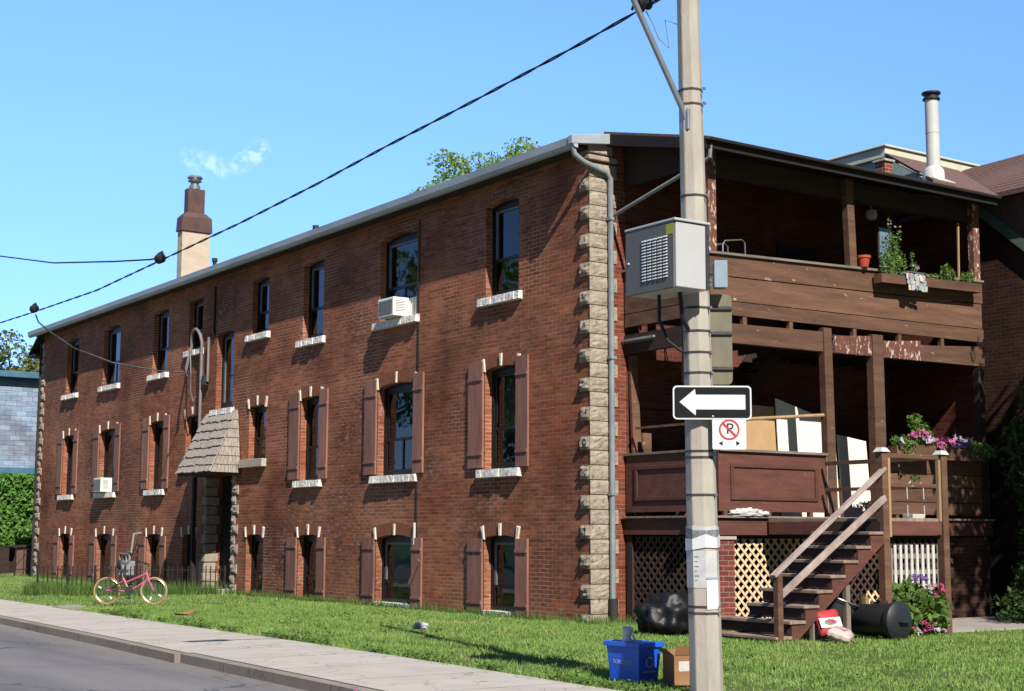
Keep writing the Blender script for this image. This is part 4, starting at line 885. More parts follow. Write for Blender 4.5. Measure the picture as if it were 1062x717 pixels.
for x in (4.9, 3.8):
    m = MB(); top = []; 
    for i in range(n):
        z = .075+.215*i-.047; y = -.46+.285*i; top += ([] if i == 0 else [(y, z-.215)])+[(y, z)]
    top += [(1.84, .075+.215*7-.047)]
    poly = top+[(1.84, 1.41), (.35, .31), (-.2, -.1), (-.46, -.1)]
    m.prism(poly, Matrix.Translation((x, 0, 0))@Mx, .045); m.build('stringer', 'wood_maroon', stairs)
m = MB(); m.box(4.88, 4.98, -.47, -.37, -.05, .95); m.build('newel', 'wood_brown', stairs, bevel=.006)
m = MB(); m.beam((4.93, -.52, .93), (4.93, 1.9, 2.55), .1, .05); m.build('handrail', 'wood_rail', stairs, bevel=.005)
m = MB(); m.beam((4.93, -.36, .66), (4.93, 1.9, 2.1), .045, .1); m.build('handrail', 'wood_rail', stairs, bevel=.005)
for y, zt in ((.31, .29), (1.02, .78)):
    m = MB(); m.box(4.82, 4.9, y, y+.09, -.05, zt); m.build('stair_post', 'wood_weathered', stairs, bevel=.004)
#PART3
# ------------------------------------------------------------------ utility pole and what hangs on it
PB = Vector((9.71, -6.13, -.05)); PT = Vector((9.62, -6.25, 10.2))
def pole_at(z): return PB.lerp(PT, (z-PB.z)/(PT.z-PB.z))
def pole_r(z): return .152-.0068*z
OCT = math.radians(12)
def octa(z, extra=0, k=8):
    c = pole_at(z); r = (pole_r(z)+extra)/math.cos(math.pi/8)
    return [c+Vector((r*math.cos(OCT+i*math.pi/4), r*math.sin(OCT+i*math.pi/4), 0)) for i in range(8)]
pole = thing('utility_pole', 'tall octagonal pale concrete utility pole banded with steel straps at the pavement edge', 'utility pole', (9.71, -6.13, 0))
m = MB(); zs = [-.3, 1, 2.5, 4, 5.5, 7, 8.5, 10.2]
for z in zs: m.v += [tuple(p) for p in octa(z)]
for j in range(len(zs)-1):
    for i in range(8): m.f.append((j*8+i, j*8+(i+1) % 8, (j+1)*8+(i+1) % 8, (j+1)*8+i))
m.f.append(tuple(range(56, 64))); m.build('shaft', 'concrete_pole', pole, bevel=.012)
for z in (.78, .84, 1.9, 2.26, 2.32, 3.08, 3.28, 3.49, 3.72, 3.94, 3.99, 4.84, 5.77, 5.92):
    m = MB(); a = octa(z-.011, .004); b = octa(z+.011, .004); m.v = [tuple(p) for p in a+b]
    m.f = [(i, (i+1) % 8, 8+(i+1) % 8, 8+i) for i in range(8)]+[tuple(range(8, 16)), tuple(reversed(range(8)))]
    ob_ = m.build('steel_band', 'band_steel', pole)
    mm = MB(); q = pole_at(z)+Vector((.16, .04, 0)); mm.obox(q, (.022, .03, .024)); mm.build('band_buckle', 'galvanised', ob_)
# flyers glued round the shaft
def wrap(name, z0, z1, i0, i1, mat, parent, e=.007, rag=.0):
    m = MB(); a = octa(z0, e); b = octa(z1, e); N = i1-i0
    for i in range(i0, i1+1):
        t = (i-i0)/N; m.v += [tuple(a[i % 8]+Vector((0, 0, random.uniform(-rag, rag)))), tuple(b[i % 8]+Vector((0, 0, random.uniform(-rag, rag))))]
    m.f = [(2*i, 2*i+2, 2*i+3, 2*i+1) for i in range(N)]; return m.build(name, mat, parent)
wrap('torn_flyer', 1.38, 1.5, 4, 9, 'sign_white', pole, .012, rag=.035); wrap('torn_flyer', 1.44, 1.57, 4, 9, 'ink', pole, .008, .025); wrap('torn_flyer', 1.52, 1.61, 4, 9, 'paper', pole, .006, .02)
wrap('faded_flyer', 1.02, 1.37, 4, 8, 'paper', pole, .005)
wrap('white_flyer', .82, 1.1, 7, 8, 'sign_white', pole, .009, .01); wrap('tape_strip', 1.1, 1.12, 7, 8, 'paper_blue', pole, .012)
m = MB()
for k in range(6): 
    a = octa(1.08+.045*k, .0062); m.add([a[6].lerp(a[7], .1), a[6].lerp(a[7], .15+.5*random.random()), a[6].lerp(a[7], .15+.5*random.random())+Vector((0, 0, .012)), a[6].lerp(a[7], .1)+Vector((0, 0, .012))], [(0, 1, 2, 3)])
m.build('flyer_print', 'ink', pole)
# street lamp arm (its lamp hangs above the road, beyond the top of the picture)
arm = thing('lamp_arm', 'slanting steel street lamp arm bolted to the concrete pole near its top', 'lamp arm', (9.7, -6.3, 5.7))
m = MB(); m.tube([(9.68, -6.29, 5.62), (9.68, -6.33, 5.72), (9.69, -6.95, 6.7), (9.7, -7.6, 7.75), (9.7, -8.1, 8.3), (9.7, -8.8, 8.6), (9.7, -9.4, 8.66)], .03, 10); m.build('arm_tube', 'galvanised', arm, smooth=True)
m = MB(); m.box(9.62, 9.74, -6.31, -6.26, 5.5, 5.72); m.build('arm_bracket', 'galvanised', arm, bevel=.008)
m = MB(); m.lathe([(0, 0), (.1, .02), (.13, .12), (.1, .3), (.09, .62), (.03, .68)], (9.7, -9.35, 8.66), 16, Matrix.Rotation(math.radians(90), 3, 'X')); m.build('lamp_head', 'cabinet_shaded_grey', arm, smooth=True)
# equipment cabinet
cb = thing('equipment_cabinet', 'large grey steel equipment cabinet with louvred face strapped to the concrete pole', 'cabinet', (9.64, -6.5, 3.83))
X0c, X1c, Y0c, Y1c, Z0c, Z1c = 9.28, 10.0, -6.72, -6.29, 3.85, 4.48
m = MB(); m.box(X0c, X1c, Y0c+.012, Y1c, Z0c, Z1c); body = m.build('cabinet_body', 'cabinet_pale', cb, bevel=.008)
m = MB(); m.box(X0c-.01, X1c-.012, Y0c-.012, Y0c+.0115, Z0c-.01, Z1c+.005); fr = m.build('front_door', 'cabinet_shaded_grey', cb, bevel=.006)
m = MB()
for i in range(5):
    for j in range(14):
        x = 9.53+.078*i; z = 3.955+.0297*j
        m.hexa([(x, Y0c-.026, z), (x+.058, Y0c-.026, z), (x+.058, Y0c-.0121, z), (x, Y0c-.0121, z), (x, Y0c-.0165, z+.013), (x+.058, Y0c-.0165, z+.013), (x+.058, Y0c-.0121, z+.013), (x, Y0c-.0121, z+.013)])
m.build('louvres', 'slot_pale', fr)
m = MB(); m.box(9.88, 9.975, Y0c-.0145, Y0c-.0121, 4.36, 4.46); m.build('sticker', 'sticker_yellow', fr)
m = MB(); m.lathe([(0, 0), (.012, .0), (.01, .012), (0, .014)], (9.32, Y0c-.0125, 4.16), 8, Matrix.Rotation(math.pi/2, 3, 'X')); m.build('door_lock', 'slot_pale', fr)
m = MB(); m.box(X0c-.015, X1c+.02, Y0c-.02, Y1c+.01, Z1c+.0055, Z1c+.03); m.build('cabinet_lid', 'cabinet_pale', cb, bevel=.006)
m = MB(); m.box(X1c+.0005, X1c+.012, Y1c-.05, Y1c-.01, Z0c, Z1c); m.box(9.58, 9.8, Y1c+.0005, Y1c+.06, 3.9, 4.4); m.build('mounting_bracket', 'band_steel', cb)
m = MB(); m.tube([(9.5, -6.5, 3.86), (9.5, -6.5, 3.6), (9.53, -6.42, 3.4), (9.6, -6.3, 3.3)], .018, 8); m.tube([(9.75, -6.45, 3.86), (9.75, -6.42, 3.6), (9.72, -6.32, 3.5)], .022, 8); m.build('cabinet_cable', 'cable_black', cb, smooth=True)
sbx = thing('junction_box', 'small blue grey junction box on the right side of the concrete pole', 'junction box', (9.83, -5.98, 3.93))
Ms = Matrix((R_, H_*-1, Vector((0, 0, 1)))).transposed()
Ms = Matrix((Vector((.57, .822, 0)), Vector((-.822, .57, 0)), Vector((0, 0, 1)))).transposed()   # local x to the right along the sign faces, y away from the street
m = MB(); m.obox((9.80, -5.97, 4.06), (.12, .16, .26), Ms); m.build('box_body', 'cabinet_blue', sbx, bevel=.008)
m = MB(); m.obox((9.865, -6.015, 4.06), (.13, .01, .27), Ms); m.build('box_cover', 'cabinet_blue', sbx, bevel=.004)
# tall plate at the back of the shaft (a road sign seen from behind)
def rrect(w_, h, r, n=5):
    out = []
    for cx, cy, a0 in ((w_/2-r, h/2-r, 0), (-w_/2+r, h/2-r, 90), (-w_/2+r, -h/2+r, 180), (w_/2-r, -h/2+r, 270)):
        for i in range(n+1): a = math.radians(a0+90*i/n); out.append((cx+r*math.cos(a), cy+r*math.sin(a)))
    return out
def face(c, yaw=0):  # plate frame: local x right, local y up, local z towards the street
    A = Ms@Matrix.Rotation(yaw, 3, 'Z'); X = A@Vector((1, 0, 0)); Y = Vector((0, 0, 1)); Z = X.cross(Y)
    m4 = Matrix((X, Y, Z)).transposed().to_4x4(); m4.translation = c; return m4
pl = thing('sign_plate', 'tall olive grey sign plate seen from its blank back, strapped behind the concrete pole', 'sign plate', (9.65, -6.0, 2.98))
m = MB(); m.prism(rrect(.5, .9, .05), face(Vector((9.62, -5.99, 3.44))), .006); m.build('plate', 'plate_olive', pl)
for z in (3.15, 3.5, 3.75):
    m = MB(); m.obox((9.64, -6.0, z), (.5, .02, .03), Ms); m.build('plate_bracket', 'band_steel', pl)
# one way sign
ow = thing('one_way_sign', 'black one way sign with a white arrow pointing left on the concrete pole', 'road sign', (9.91, -6.19, 2.62))
c = Vector((9.91, -6.195, 2.78)); fm = face(c)
m = MB(); m.prism(rrect(.755, .325, .04), fm, .005); m.build('sign_edge', 'sign_white', ow)
m = MB(); m.prism(rrect(.725, .295, .03), fm@Matrix.Translation((0, 0, .0055)), .002); m.build('sign_face', 'sign_black', ow)
m = MB(); ar = [(-.315, .005), (-.165, .13), (-.158, .075), (.318, .075), (.318, -.067), (-.158, -.067), (-.16, -.125)]
m.prism(list(reversed(ar)), fm@Matrix.Translation((0, 0, .008)), .001); m.build('arrow', 'sign_white', ow)
m = MB()
for dy in (.15, -.135): m.lathe([(.011, 0), (.011, .004), (0, .006)], fm@Vector((.005, dy, .008)), 8, fm.to_3x3())
m.build('sign_bolt', 'galvanised', ow)
m = MB(); m.obox((9.82, -6.14, 2.78), (.1, .16, .05), Ms); m.build('sign_bracket', 'band_steel', ow)
# no parking sign
npk = thing('no_parking_sign', 'white no parking sign with red ring and black arrows below the one way sign', 'road sign', (10.0, -6.06, 2.33))
c = Vector((10.0, -6.063, 2.485)); fm = face(c)
m = MB(); m.prism(rrect(.325, .31, .015), fm, .004); m.build('sign_face', 'sign_white', npk)
text_mb('P', .145, fm@Matrix.Translation((.005, .04, .0052)), .0007).build('letter', 'sign_black', npk)
m = MB(); N = 40; b0 = len(m.v); tt = fm@Matrix.Translation((0, .035, .0048))
for i in range(N):
    a = 2*math.pi*i/N
    for r, z in ((.082, 0), (.099, 0), (.099, .0022), (.082, .0022)): m.v.append(tuple(tt@Vector((r*math.cos(a), r*math.sin(a), z))))
for i in range(N):
    j = (i+1) % N
    for k in range(4): m.f.append((4*i+k, 4*j+k, 4*j+(k+1) % 4, 4*i+(k+1) % 4))
d = .083*math.sqrt(.5); o = .011*math.sqrt(.5)
m.prism([(-d-o, d-o), (d-o, -d-o), (d+o, -d+o), (-d+o, d+o)], tt@Matrix.Translation((0, 0, .0012)), .0012); m.build('red_ring', 'sign_red', npk)
for s_ in (-1, 1):
    m = MB(); m.prism([(s_*.065, -.074), (s_*.065, -.118), (s_*.102, -.096)][::(1 if s_ < 0 else -1)], fm@Matrix.Translation((0, 0, .0045)), .0015); m.build('arrow', 'sign_black', npk)
m = MB(); m.obox((9.9, -6.05, 2.5), (.16, .05, .04), Ms); m.build('sign_bracket', 'band_steel', npk)

# ------------------------------------------------------------------ overhead cables
def sag(a, b, s, n=14):
    a, b = Vector(a), Vector(b); return [a.lerp(b, i/n)-Vector((0, 0, 4*s*(i/n)*(1-i/n))) for i in range(n+1)]
def cable(name, pts, r, mat, label, twist=0):
    m = MB()
    if twist:
        q = []; L = 0
        fine = []
        for a, b in zip(pts[:-1], pts[1:]):
            a, b = Vector(a), Vector(b); k = max(2, int((b-a).length/.06)); fine += [a.lerp(b, i/k) for i in range(k)]
        fine.append(Vector(pts[-1]))
        for ph in (0, math.pi): m.tube([p+Vector((0, math.cos(i*.33+ph), math.sin(i*.33+ph)))*r*.75 for i, p in enumerate(fine)], r*.72, 5)
    else: m.tube(pts, r, 6)
    o = m.build(name, mat, smooth=True); return tag(o, label, 'cable')
MAINP = [(9.62, -6.36, 6.95), (9.07, -6.3, 6.95), (7.95, -6.3, 6.86), (6.03, -6.3, 6.745), (3.71, -6.3, 6.63), (1.78, -6.3, 6.51), (-.85, -6.3, 6.39), (-4.29, -6.3, 6.29), (-7.53, -6.3, 6.2), (-11.53, -6.3, 6.26), (-14.08, -6.3, 6.32), (-22, -6.3, 6.6), (-30, -6.3, 7.1)]
cable('power_cable', MAINP, .0135, 'cable_black', 'thick twisted black overhead cable running from the concrete pole along the street', 1)
cable('branch_cable', [(-4.2, -6.3, 6.34), (-4.6, -6.35, 6.36), (-6, -6.5, 6.52), (-9, -6.7, 6.92), (-14.34, -7, 7.94), (-24, -7.5, 9.3)], .016, 'cable_black', 'thin level cable branching left from the clamp near the brick chimney')
cable('service_drop', [(-11.45, -6.28, 6.2), (-11.5, -6.2, 6.05), (-11.9, -5.8, 5.9), (-13, -4.9, 5.72), (-14.4, -3.5, 5.62), (-16, -1.7, 5.68), (-17.3, -.4, 5.84)], .018, 'cable_grey', 'sagging grey service cable running to the mast above the entrance hood')
m = MB(); m.tube([(9.62, -6.3, 6.6), (9.4, -6.3, 6.72), (9.46, -6.3, 6.4), (9.3, -6.3, 6.55), (9.2, -6.3, 6.75), (9.1, -6.3, 6.9)], .006, 5)
tag(m.build('tie_wire', 'cable_grey', smooth=True), 'thin kinked loose wire dangling beside the top of the concrete pole', 'wire')
def clamp(name, p, label):
    t = thing(name, label, 'cable clamp', p)
    p = Vector(p); m = MB(); m.lathe([(.05, -.1), (.09, -.06), (.06, -.02), (.06, .02), (.09, .06), (.05, .1)], p, 12, Matrix.Rotation(math.pi/2, 3, 'Y')); m.build('insulator', 'cable_black', t, smooth=True)
    m = MB(); m.tube([p+Vector((-.18, 0, -.02)), p+Vector((-.1, 0, .1)), p+Vector((.1, 0, .11)), p+Vector((.2, 0, -.01))], .016, 6); m.build('clamp_wire', 'cable_black', t, smooth=True)
clamp('cable_clamp', (-4.25, -6.3, 6.33), 'black clamp where a thin level wire branches off the main cable')
clamp('cable_clamp', (-11.5, -6.3, 6.33), 'black clamp at the far left where the grey service cable drops')
clamp('cable_clamp', (9.05, -6.3, 7.0), 'black cable clamp at the top of the picture beside the concrete pole')

# ------------------------------------------------------------------ window air conditioners
def ac(name, label, x0, x1, y0, z0, z1):
    t = thing(name, label, 'air conditioner', ((x0+x1)/2, -.05, z0))
    m = MB(); m.box(x0, x1, y0, .14, z0, z1); m.build('casing', 'ac_white', t, bevel=.012)
    m = MB(); m.box(x0+.05, x1-.05, y0-.006, y0-.001, z0+.05, z1-.05); gb = m.build('grille', 'ac_grille', t)
    m = MB(); k = int((x1-x0-.1)/.03)
    for i in range(k): m.box(x0+.055+.03*i, x0+.063+.03*i, y0-.012, y0-.0061, z0+.055, z1-.055)
    m.build('grille_fin', 'ac_grille', gb)
    m = MB()
    for z in np.arange(z0+.1, z1-.08, .035): m.box(x1+.0005, x1+.004, y0+.06, -.04, z, z+.012)
    m.build('side_vent', 'ac_grille', t)
ac('air_conditioner', 'white window air conditioner in the wide top floor window nearest the pole', -7.02, -6.36, -.32, 6.1, 6.5)
m = MB()
for i in range(7): m.box(-6.35+.055*i, -6.305+.055*i, .08+.012*(i % 2), .11+.012*(i % 2), 6.12, 6.5)
ap = m.build('window_filler', 'ac_white'); tag(ap, 'pleated white filler panel beside the top floor air conditioner', 'filler panel'); origin_to(ap, (-6.1, .1, 6.12))
ac('air_conditioner', 'white air conditioner in a shuttered middle floor window near the far left', -24.75, -24.1, -.28, 2.77, 3.2)

# ------------------------------------------------------------------ gas meter, iron fence, bicycle
gm = thing('gas_meter', 'grey gas meter with bent riser pipes against the brick wall behind the bicycle', 'gas meter', (-21.6, -.25, 0))
m = MB(); m.box(-21.75, -21.3, -.42, -.14, .3, .72); m.lathe([(.1, 0), (.1, .06), (.0, .07)], (-21.52, -.42, .52), 16, Matrix.Rotation(math.pi/2, 3, 'X')); m.build('meter_body', 'meter_grey', gm, bevel=.04)
m = MB(); m.tube([(-21.65, -.28, .7), (-21.65, -.28, .95), (-21.3, -.28, .97), (-21.3, -.22, 1.5), (-21.3, .0, 1.52)], .035, 8); m.tube([(-21.4, -.28, .7), (-21.4, -.28, .9), (-22.2, -.28, .92), (-22.2, -.25, 0)], .035, 8); m.tube([(-21.95, -.25, .92), (-21.95, -.25, .1)], .03, 8); m.build('riser_pipe', 'meter_grey', gm, smooth=True)
m = MB(); m.lathe([(.02, -.06), (.13, -.03), (.13, .03), (.02, .06)], (-22.2, -.3, .6), 14, Matrix.Rotation(math.pi/2, 3, 'X')); m.lathe([(.06, -.1), (.06, .1)], (-21.95, -.25, .62), 10); m.build('regulator', 'dark_metal', gm, smooth=True)
fe = thing('iron_fence', 'low rusty wrought iron fence with thin bars overgrown by weeds before the entrance', 'fence', (-15.8, -2.3, 0))
a, b = Vector((-16.6, -4.4, 0)), Vector((-15.0, -.15, 0)); L = (b-a).length; dirf = (b-a).normalized()
m = MB(); k = int(L/.115)
for i in range(k+1):
    if random.random() < .06: continue
    p = a+dirf*(L*i/k); lean = Vector((random.uniform(-.02, .02), random.uniform(-.02, .02), 0)); m.tube([p, p+lean+Vector((0, 0, .7))], .014, 5)
m.build('bars', 'rust_iron', fe)
m = MB()
for z in (.12, .6): m.beam(a+Vector((0, 0, z)), b+Vector((0, 0, z)), .035, .014)
m.build('rails', 'rust_iron', fe)
for t, h, w_ in ((0, 1.05, .045), (.16, .72, .05), (.3, .72, .05), (.86, .82, .09), (1, .7, .05)):
    p = a.lerp(b, t); m = MB(); m.box(p.x-w_/2, p.x+w_/2, p.y-w_/2, p.y+w_/2, -.05, h); m.build('fence_post', 'rust_iron', fe, bevel=.004)

bk = thing('bicycle', 'pink bicycle with tan tyres leaning in the grass before the iron fence', 'bicycle', (-10.5, -4.3, 0), Euler((math.radians(-6), 0, math.atan2(.822, .569))))
def bm(mb, name, mat, parent=None, smooth=True): return mb.build(name, mat, parent or bk, local=True, smooth=smooth)
RW = .275; WX = .5
for sx in (-WX, WX):
    m = MB(); N = 40; n = 8; b0 = 0
    def torus(R, r, w_=1.0):
        mb = MB()
        for i in range(N):
            t = 2*math.pi*i/N
            for k in range(n):
                p = 2*math.pi*k/n; rr = R+r*math.cos(p); mb.v.append((sx+rr*math.cos(t), r*w_*math.sin(p), RW+.02+rr*math.sin(t)))
        for i in range(N):
            for k in range(n): mb.f.append((i*n+k, i*n+(k+1) % n, ((i+1) % N)*n+(k+1) % n, ((i+1) % N)*n+k))
        return mb
    wh = bm(torus(RW-.0, .0175), 'wheel', 'tyre_tan'); bm(torus(RW-.027, .010), 'rim', 'steel', wh)
    m = MB()
    for i in range(18):
        t = 2*math.pi*i/18; m.tube([(sx, .02*(-1)**i, RW+.02), (sx+(RW-.035)*math.cos(t), 0, RW+.02+(RW-.035)*math.sin(t))], .0022, 4)
    bm(m, 'spokes', 'steel', wh)
    m = MB(); m.tube([(sx, -.045, RW+.02), (sx, .045, RW+.02)], .024, 10); bm(m, 'hub', 'steel', wh)
    m = MB()
    for a0 in ((-1.0, 2.7) if sx < 0 else (-.6, -1.9)): m.obox((sx+.17*math.cos(a0), -.012, RW+.02+.17*math.sin(a0)), (.075, .012, .03), Matrix.Rotation(-a0, 3, 'Y'))
    bm(m, 'wheel_reflector', 'reflector', wh, False)
RZ = RW+.02; BBp = Vector((-.02, 0, RZ-.01)); ST = Vector((-.17, 0, .56)); HT = Vector((.33, 0, .66)); HB = Vector((.37, 0, .54))
m = MB(); m.tube([HT, ST+Vector((.03, 0, -.1))], .02, 8); m.tube([HB, BBp], .024, 8); m.tube([ST, BBp], .019, 8); m.tube([HT+(HT-HB)*.3, HB-(HT-HB)*.1], .025, 8)
for s_ in (-.05, .05): m.tube([ST+Vector((0, s_*.3, -.06)), (-WX, s_, RZ)], .011, 6); m.tube([BBp+Vector((0, s_*.4, 0)), (-WX, s_, RZ)], .013, 6)
bm(m, 'frame', 'bike_pink')
m = MB()
for s_ in (-.05, .05): m.tube([HB+Vector((.01, s_*.5, -.03)), (.42, s_, .45), (WX, s_, RZ)], .014, 6)
m.tube([HB, HB+Vector((.012, 0, -.05))], .03, 8); bm(m, 'fork', 'bike_pink')
m = MB(); m.tube([HT, HT+Vector((-.035, 0, .14)), HT+Vector((.03, 0, .17))], .014, 8)
h0 = HT+Vector((.03, 0, .17)); m.tube([h0+Vector((-.1, -.3, .06)), h0+Vector((-.02, -.18, .05)), h0, h0+Vector((-.02, .18, .05)), h0+Vector((-.1, .3, .06))], .012, 8); hb = bm(m, 'handlebar', 'steel')
m = MB()
for s_ in (-1, 1): m.tube([h0+Vector((-.06, s_*.24, .055)), h0+Vector((-.17, s_*.31, .065))], .018, 8)
bm(m, 'grip', 'rubber', hb)
m = MB(); m.tube([ST+Vector((.0, 0, -.02)), ST+Vector((-.03, 0, .12))], .013, 8); bm(m, 'seat_post', 'steel')
m = MB(); s0 = ST+Vector((-.03, 0, .13)); P_ = [(-.13, -.075, 0), (-.13, .075, 0), (-.02, .05, 0), (.13, .015, 0), (.13, -.015, 0), (-.02, -.05, 0)]
m.add([s0+Vector(p) for p in P_]+[s0+Vector((p[0]*.95, p[1]*.85, .05 if p[0] < 0 else .03)) for p in P_], [(5, 4, 3, 2, 1, 0), (6, 7, 8, 9, 10, 11)]+[(i, (i+1) % 6, 6+(i+1) % 6, 6+i) for i in range(6)])
mo = bm(m, 'saddle', 'rubber', None, False)
m = MB(); m.lathe([(.09, -.004), (.09, .004)], BBp+Vector((0, -.05, 0)), 24, Matrix.Rotation(math.pi/2, 3, 'X')); m.tube([BBp+Vector((0, -.07, 0)), BBp+Vector((.02, -.07, -.15))], .011, 6); m.tube([BBp+Vector((0, .07, 0)), BBp+Vector((-.02, .07, .15))], .011, 6); cr = bm(m, 'crank', 'dark_metal')
m = MB(); m.obox(BBp+Vector((.02, -.12, -.15)), (.09, .08, .025)); m.obox(BBp+Vector((-.02, .12, .15)), (.09, .08, .025)); bm(m, 'pedal', 'rubber', cr, False)
m = MB(); m.tube([BBp+Vector((.0, -.05, .09)), (-WX, -.05, RZ+.035)], .006, 5); m.tube([BBp+Vector((0, -.05, -.09)), (-WX+.03, -.05, RZ-.09), (-WX, -.05, RZ-.035)], .006, 5); bm(m, 'chain', 'rubber')
m = MB(); m.tube([(.12, 0, .42), (.2, 0, .5)], .035, 10); bm(m, 'bottle', 'rubber')

# ------------------------------------------------------------------ things on the grass near the pole
bx, by = 8.12, -5.72
rb = thing('recycling_bin', 'blue plastic recycling bin full of paper on the grass left of the pole', 'recycling bin', (bx, by, 0), Euler((0, 0, math.radians(4))))
def hollow(m, w0, d0, w1, d1, h, t):
    def ring(w_, d, z): return [(-w_/2, -d/2, z), (w_/2, -d/2, z), (w_/2, d/2, z), (-w_/2, d/2, z)]
    rs = [ring(w0, d0, 0), ring(w1, d1, h), ring(w1-2*t, d1-2*t, h), ring(w0-2*t, d0-2*t, t)]
    V = [p for r in rs for p in r]; Fc = [(3, 2, 1, 0), (12, 13, 14, 15)]
    for k in range(3):
        for i in range(4): Fc.append((4*k+i, 4*k+(i+1) % 4, 4*k+4+(i+1) % 4, 4*k+4+i))
    return m.add(V, Fc)
m = hollow(MB(), .44, .27, .51, .33, .4, .012); bn = m.build('bin_body', 'bin_blue', rb, local=True, bevel=.02)
m = MB()
for q in ((-.275, .275, -.185, -.166), (-.275, .275, .166, .185), (-.275, -.256, -.1655, .1655), (.256, .275, -.1655, .1655)): m.box(*q, .352, .402)
m.build('bin_rim', 'bin_blue', rb, local=True, bevel=.006)
fmB = Matrix.Translation((-.01, -.1495, .19))@Matrix.Rotation(math.radians(90+4.3), 4, 'X')
text_mb('TORONTO', .06, fmB@Matrix.Translation((0, 0, .003)), .001).build('lettering', 'bin_print', rb, local=True)
fmR = Matrix.Translation((.239, .0, .2))@Matrix.Rotation(math.radians(90), 4, 'Z')@Matrix.Rotation(math.radians(90+5), 4, 'X')
m = MB()
for k in range(3):
    a0 = 2*math.pi*k/3+.3; pts = [(.06*math.cos(a0+t), .06*math.sin(a0+t)) for t in np.linspace(0, 1.5, 6)]; inn = [(.04*math.cos(a0+t), .04*math.sin(a0+t)) for t in np.linspace(1.5, 0, 6)]
    m.prism(pts+[(.05*math.cos(a0+1.9), .05*math.sin(a0+1.9))]+inn, fmR@Matrix.Translation((0, 0, .003)), .001)
m.prism([(-.09, -.105), (.09, -.105), (.09, -.092), (-.09, -.092)], fmR@Matrix.Translation((0, 0, .003)), .001)
m.build('recycling_mark', 'bin_print', rb, local=True)
m = MB()
for i in range(14):
    m.obox((random.uniform(-.16, .16), random.uniform(-.08, .08), random.uniform(.3, .39)), (random.uniform(.1, .2), random.uniform(.08, .14), .006), Euler((random.uniform(-.5, .5), random.uniform(-.5, .5), random.uniform(0, 3))).to_matrix())
pp = m.build('waste_paper', 'paper'); pp.data.transform(Matrix.Translation((bx, by, 0))); tag(pp, 'loose sheets of waste paper heaped inside the blue bin', 'paper'); origin_to(pp, (bx, by, .3))
jg = thing('milk_jug', 'white plastic jug standing up out of the blue recycling bin', 'jug', (bx-.02, by-.08, .33), Euler((.1, .15, .3)))
m = MB(); m.lathe([(.03, 0), (.05, .03), (.05, .1), (.035, .14), (.06, .2), (.062, .22), (0, .222)], (0, 0, 0), 14); m.build('jug_body', 'slot_pale', jg, local=True, smooth=True)
m = MB(); m.tube([(.05, 0, .05), (.09, 0, .08), (.09, 0, .13), (.05, 0, .16)], .012, 6); m.build('handle', 'sign_white', jg, local=True, smooth=True)
cbx = thing('cardboard_box', 'worn open cardboard box with white label on the grass behind the pole foot', 'cardboard box', (8.72, -5.5, 0), Euler((0, 0, math.radians(-18))))
m = hollow(MB(), .3, .42, .3, .42, .3, .006); m.build('box_body', 'cardboard', cbx, local=True)
m = MB(); A_n = Euler((math.radians(18), 0, 0)).to_matrix()
m.hexa([(.15, -.2, .3), (.155, -.2, .3), (.155, .2, .3), (.15, .2, .3), (.19, -.2, .4), (.195, -.2, .4), (.195, .2, .4), (.19, .2, .4)]); m.hexa([(-.155, -.2, .3), (-.15, -.2, .3), (-.15, .2, .3), (-.155, .2, .3), (-.27, -.2, .33), (-.265, -.2, .33), (-.265, .2, .33), (-.27, .2, .33)])
m.hexa([(-.14, -.215, .3), (.14, -.215, .3), (.14, -.21, .3), (-.14, -.21, .3), (-.15, -.3, .37), (.14, -.3, .37), (.14, -.295, .37), (-.15, -.295, .37)]); m.build('flap', 'cardboard', cbx, local=True)
m = MB(); m.box(.1505, .152, -.16, -.04, .14, .24); m.build('label', 'card_label', cbx, local=True); m = MB(); m.hexa([(.186, .04, .37), (.188, .04, .37), (.188, .18, .37), (.186, .18, .37), (.2, .04, .42), (.203, .04, .42), (.203, .18, .42), (.2, .18, .42)]); m.box(.1505, .152, .05, .15, .2, .27); m.build('printed_patch', 'card_red', cbx, local=True)
def crumple(name, c, R, amp, mat, label, cat, seed, squash=.1):
    import bmesh
    bmx = bmesh.new(); bmesh.ops.create_icosphere(bmx, subdivisions=4, radius=1); rg = np.random.default_rng(seed); ks = rg.normal(size=(9, 3))*3.2; ph = rg.uniform(0, 6, 9)
    for v in bmx.verts:
        p = np.array(v.co); f_ = 1+amp*sum(abs(math.sin(float(k@p)+q))-.5 for k, q in zip(ks, ph))/3+amp*.14*sum(abs(math.sin(float(k@p)*2.7+q)) for k, q in zip(ks, ph))/3
        x, y, z = p*f_*np.array(R); z = max(z, -R[2]*.8); v.co = (c[0]+x, c[1]+y, c[2]+z+R[2]*.8)
    me = bpy.data.meshes.new(name); bmx.to_mesh(me); bmx.free(); me.polygons.foreach_set('use_smooth', [True]*len(me.polygons)); me.materials.append(MATS[mat]); o = bpy.data.objects.new(name, me); COL.objects.link(o)
    if label: tag(o, label, cat); origin_to(o, c)
    return o
crumple('rubbish_bag', (2.78, -.64, -.03), (.31, .36, .31), .6, 'bag_black', 'bulging black rubbish bag slumped against the dark lattice left of the pole', 'rubbish bag', 3)
crumple('litter_scrap', (.41, -3.67, .05), (.07, .1, .05), .5, 'paper', 'crumpled white litter scrap lying alone on the lawn', 'litter', 5)
crumple('litter_scrap', (7.35, -8.62, -.12), (.06, .04, .05), .4, 'pink_paper', 'small pink litter scrap lying in the road against the kerb', 'litter', 15)
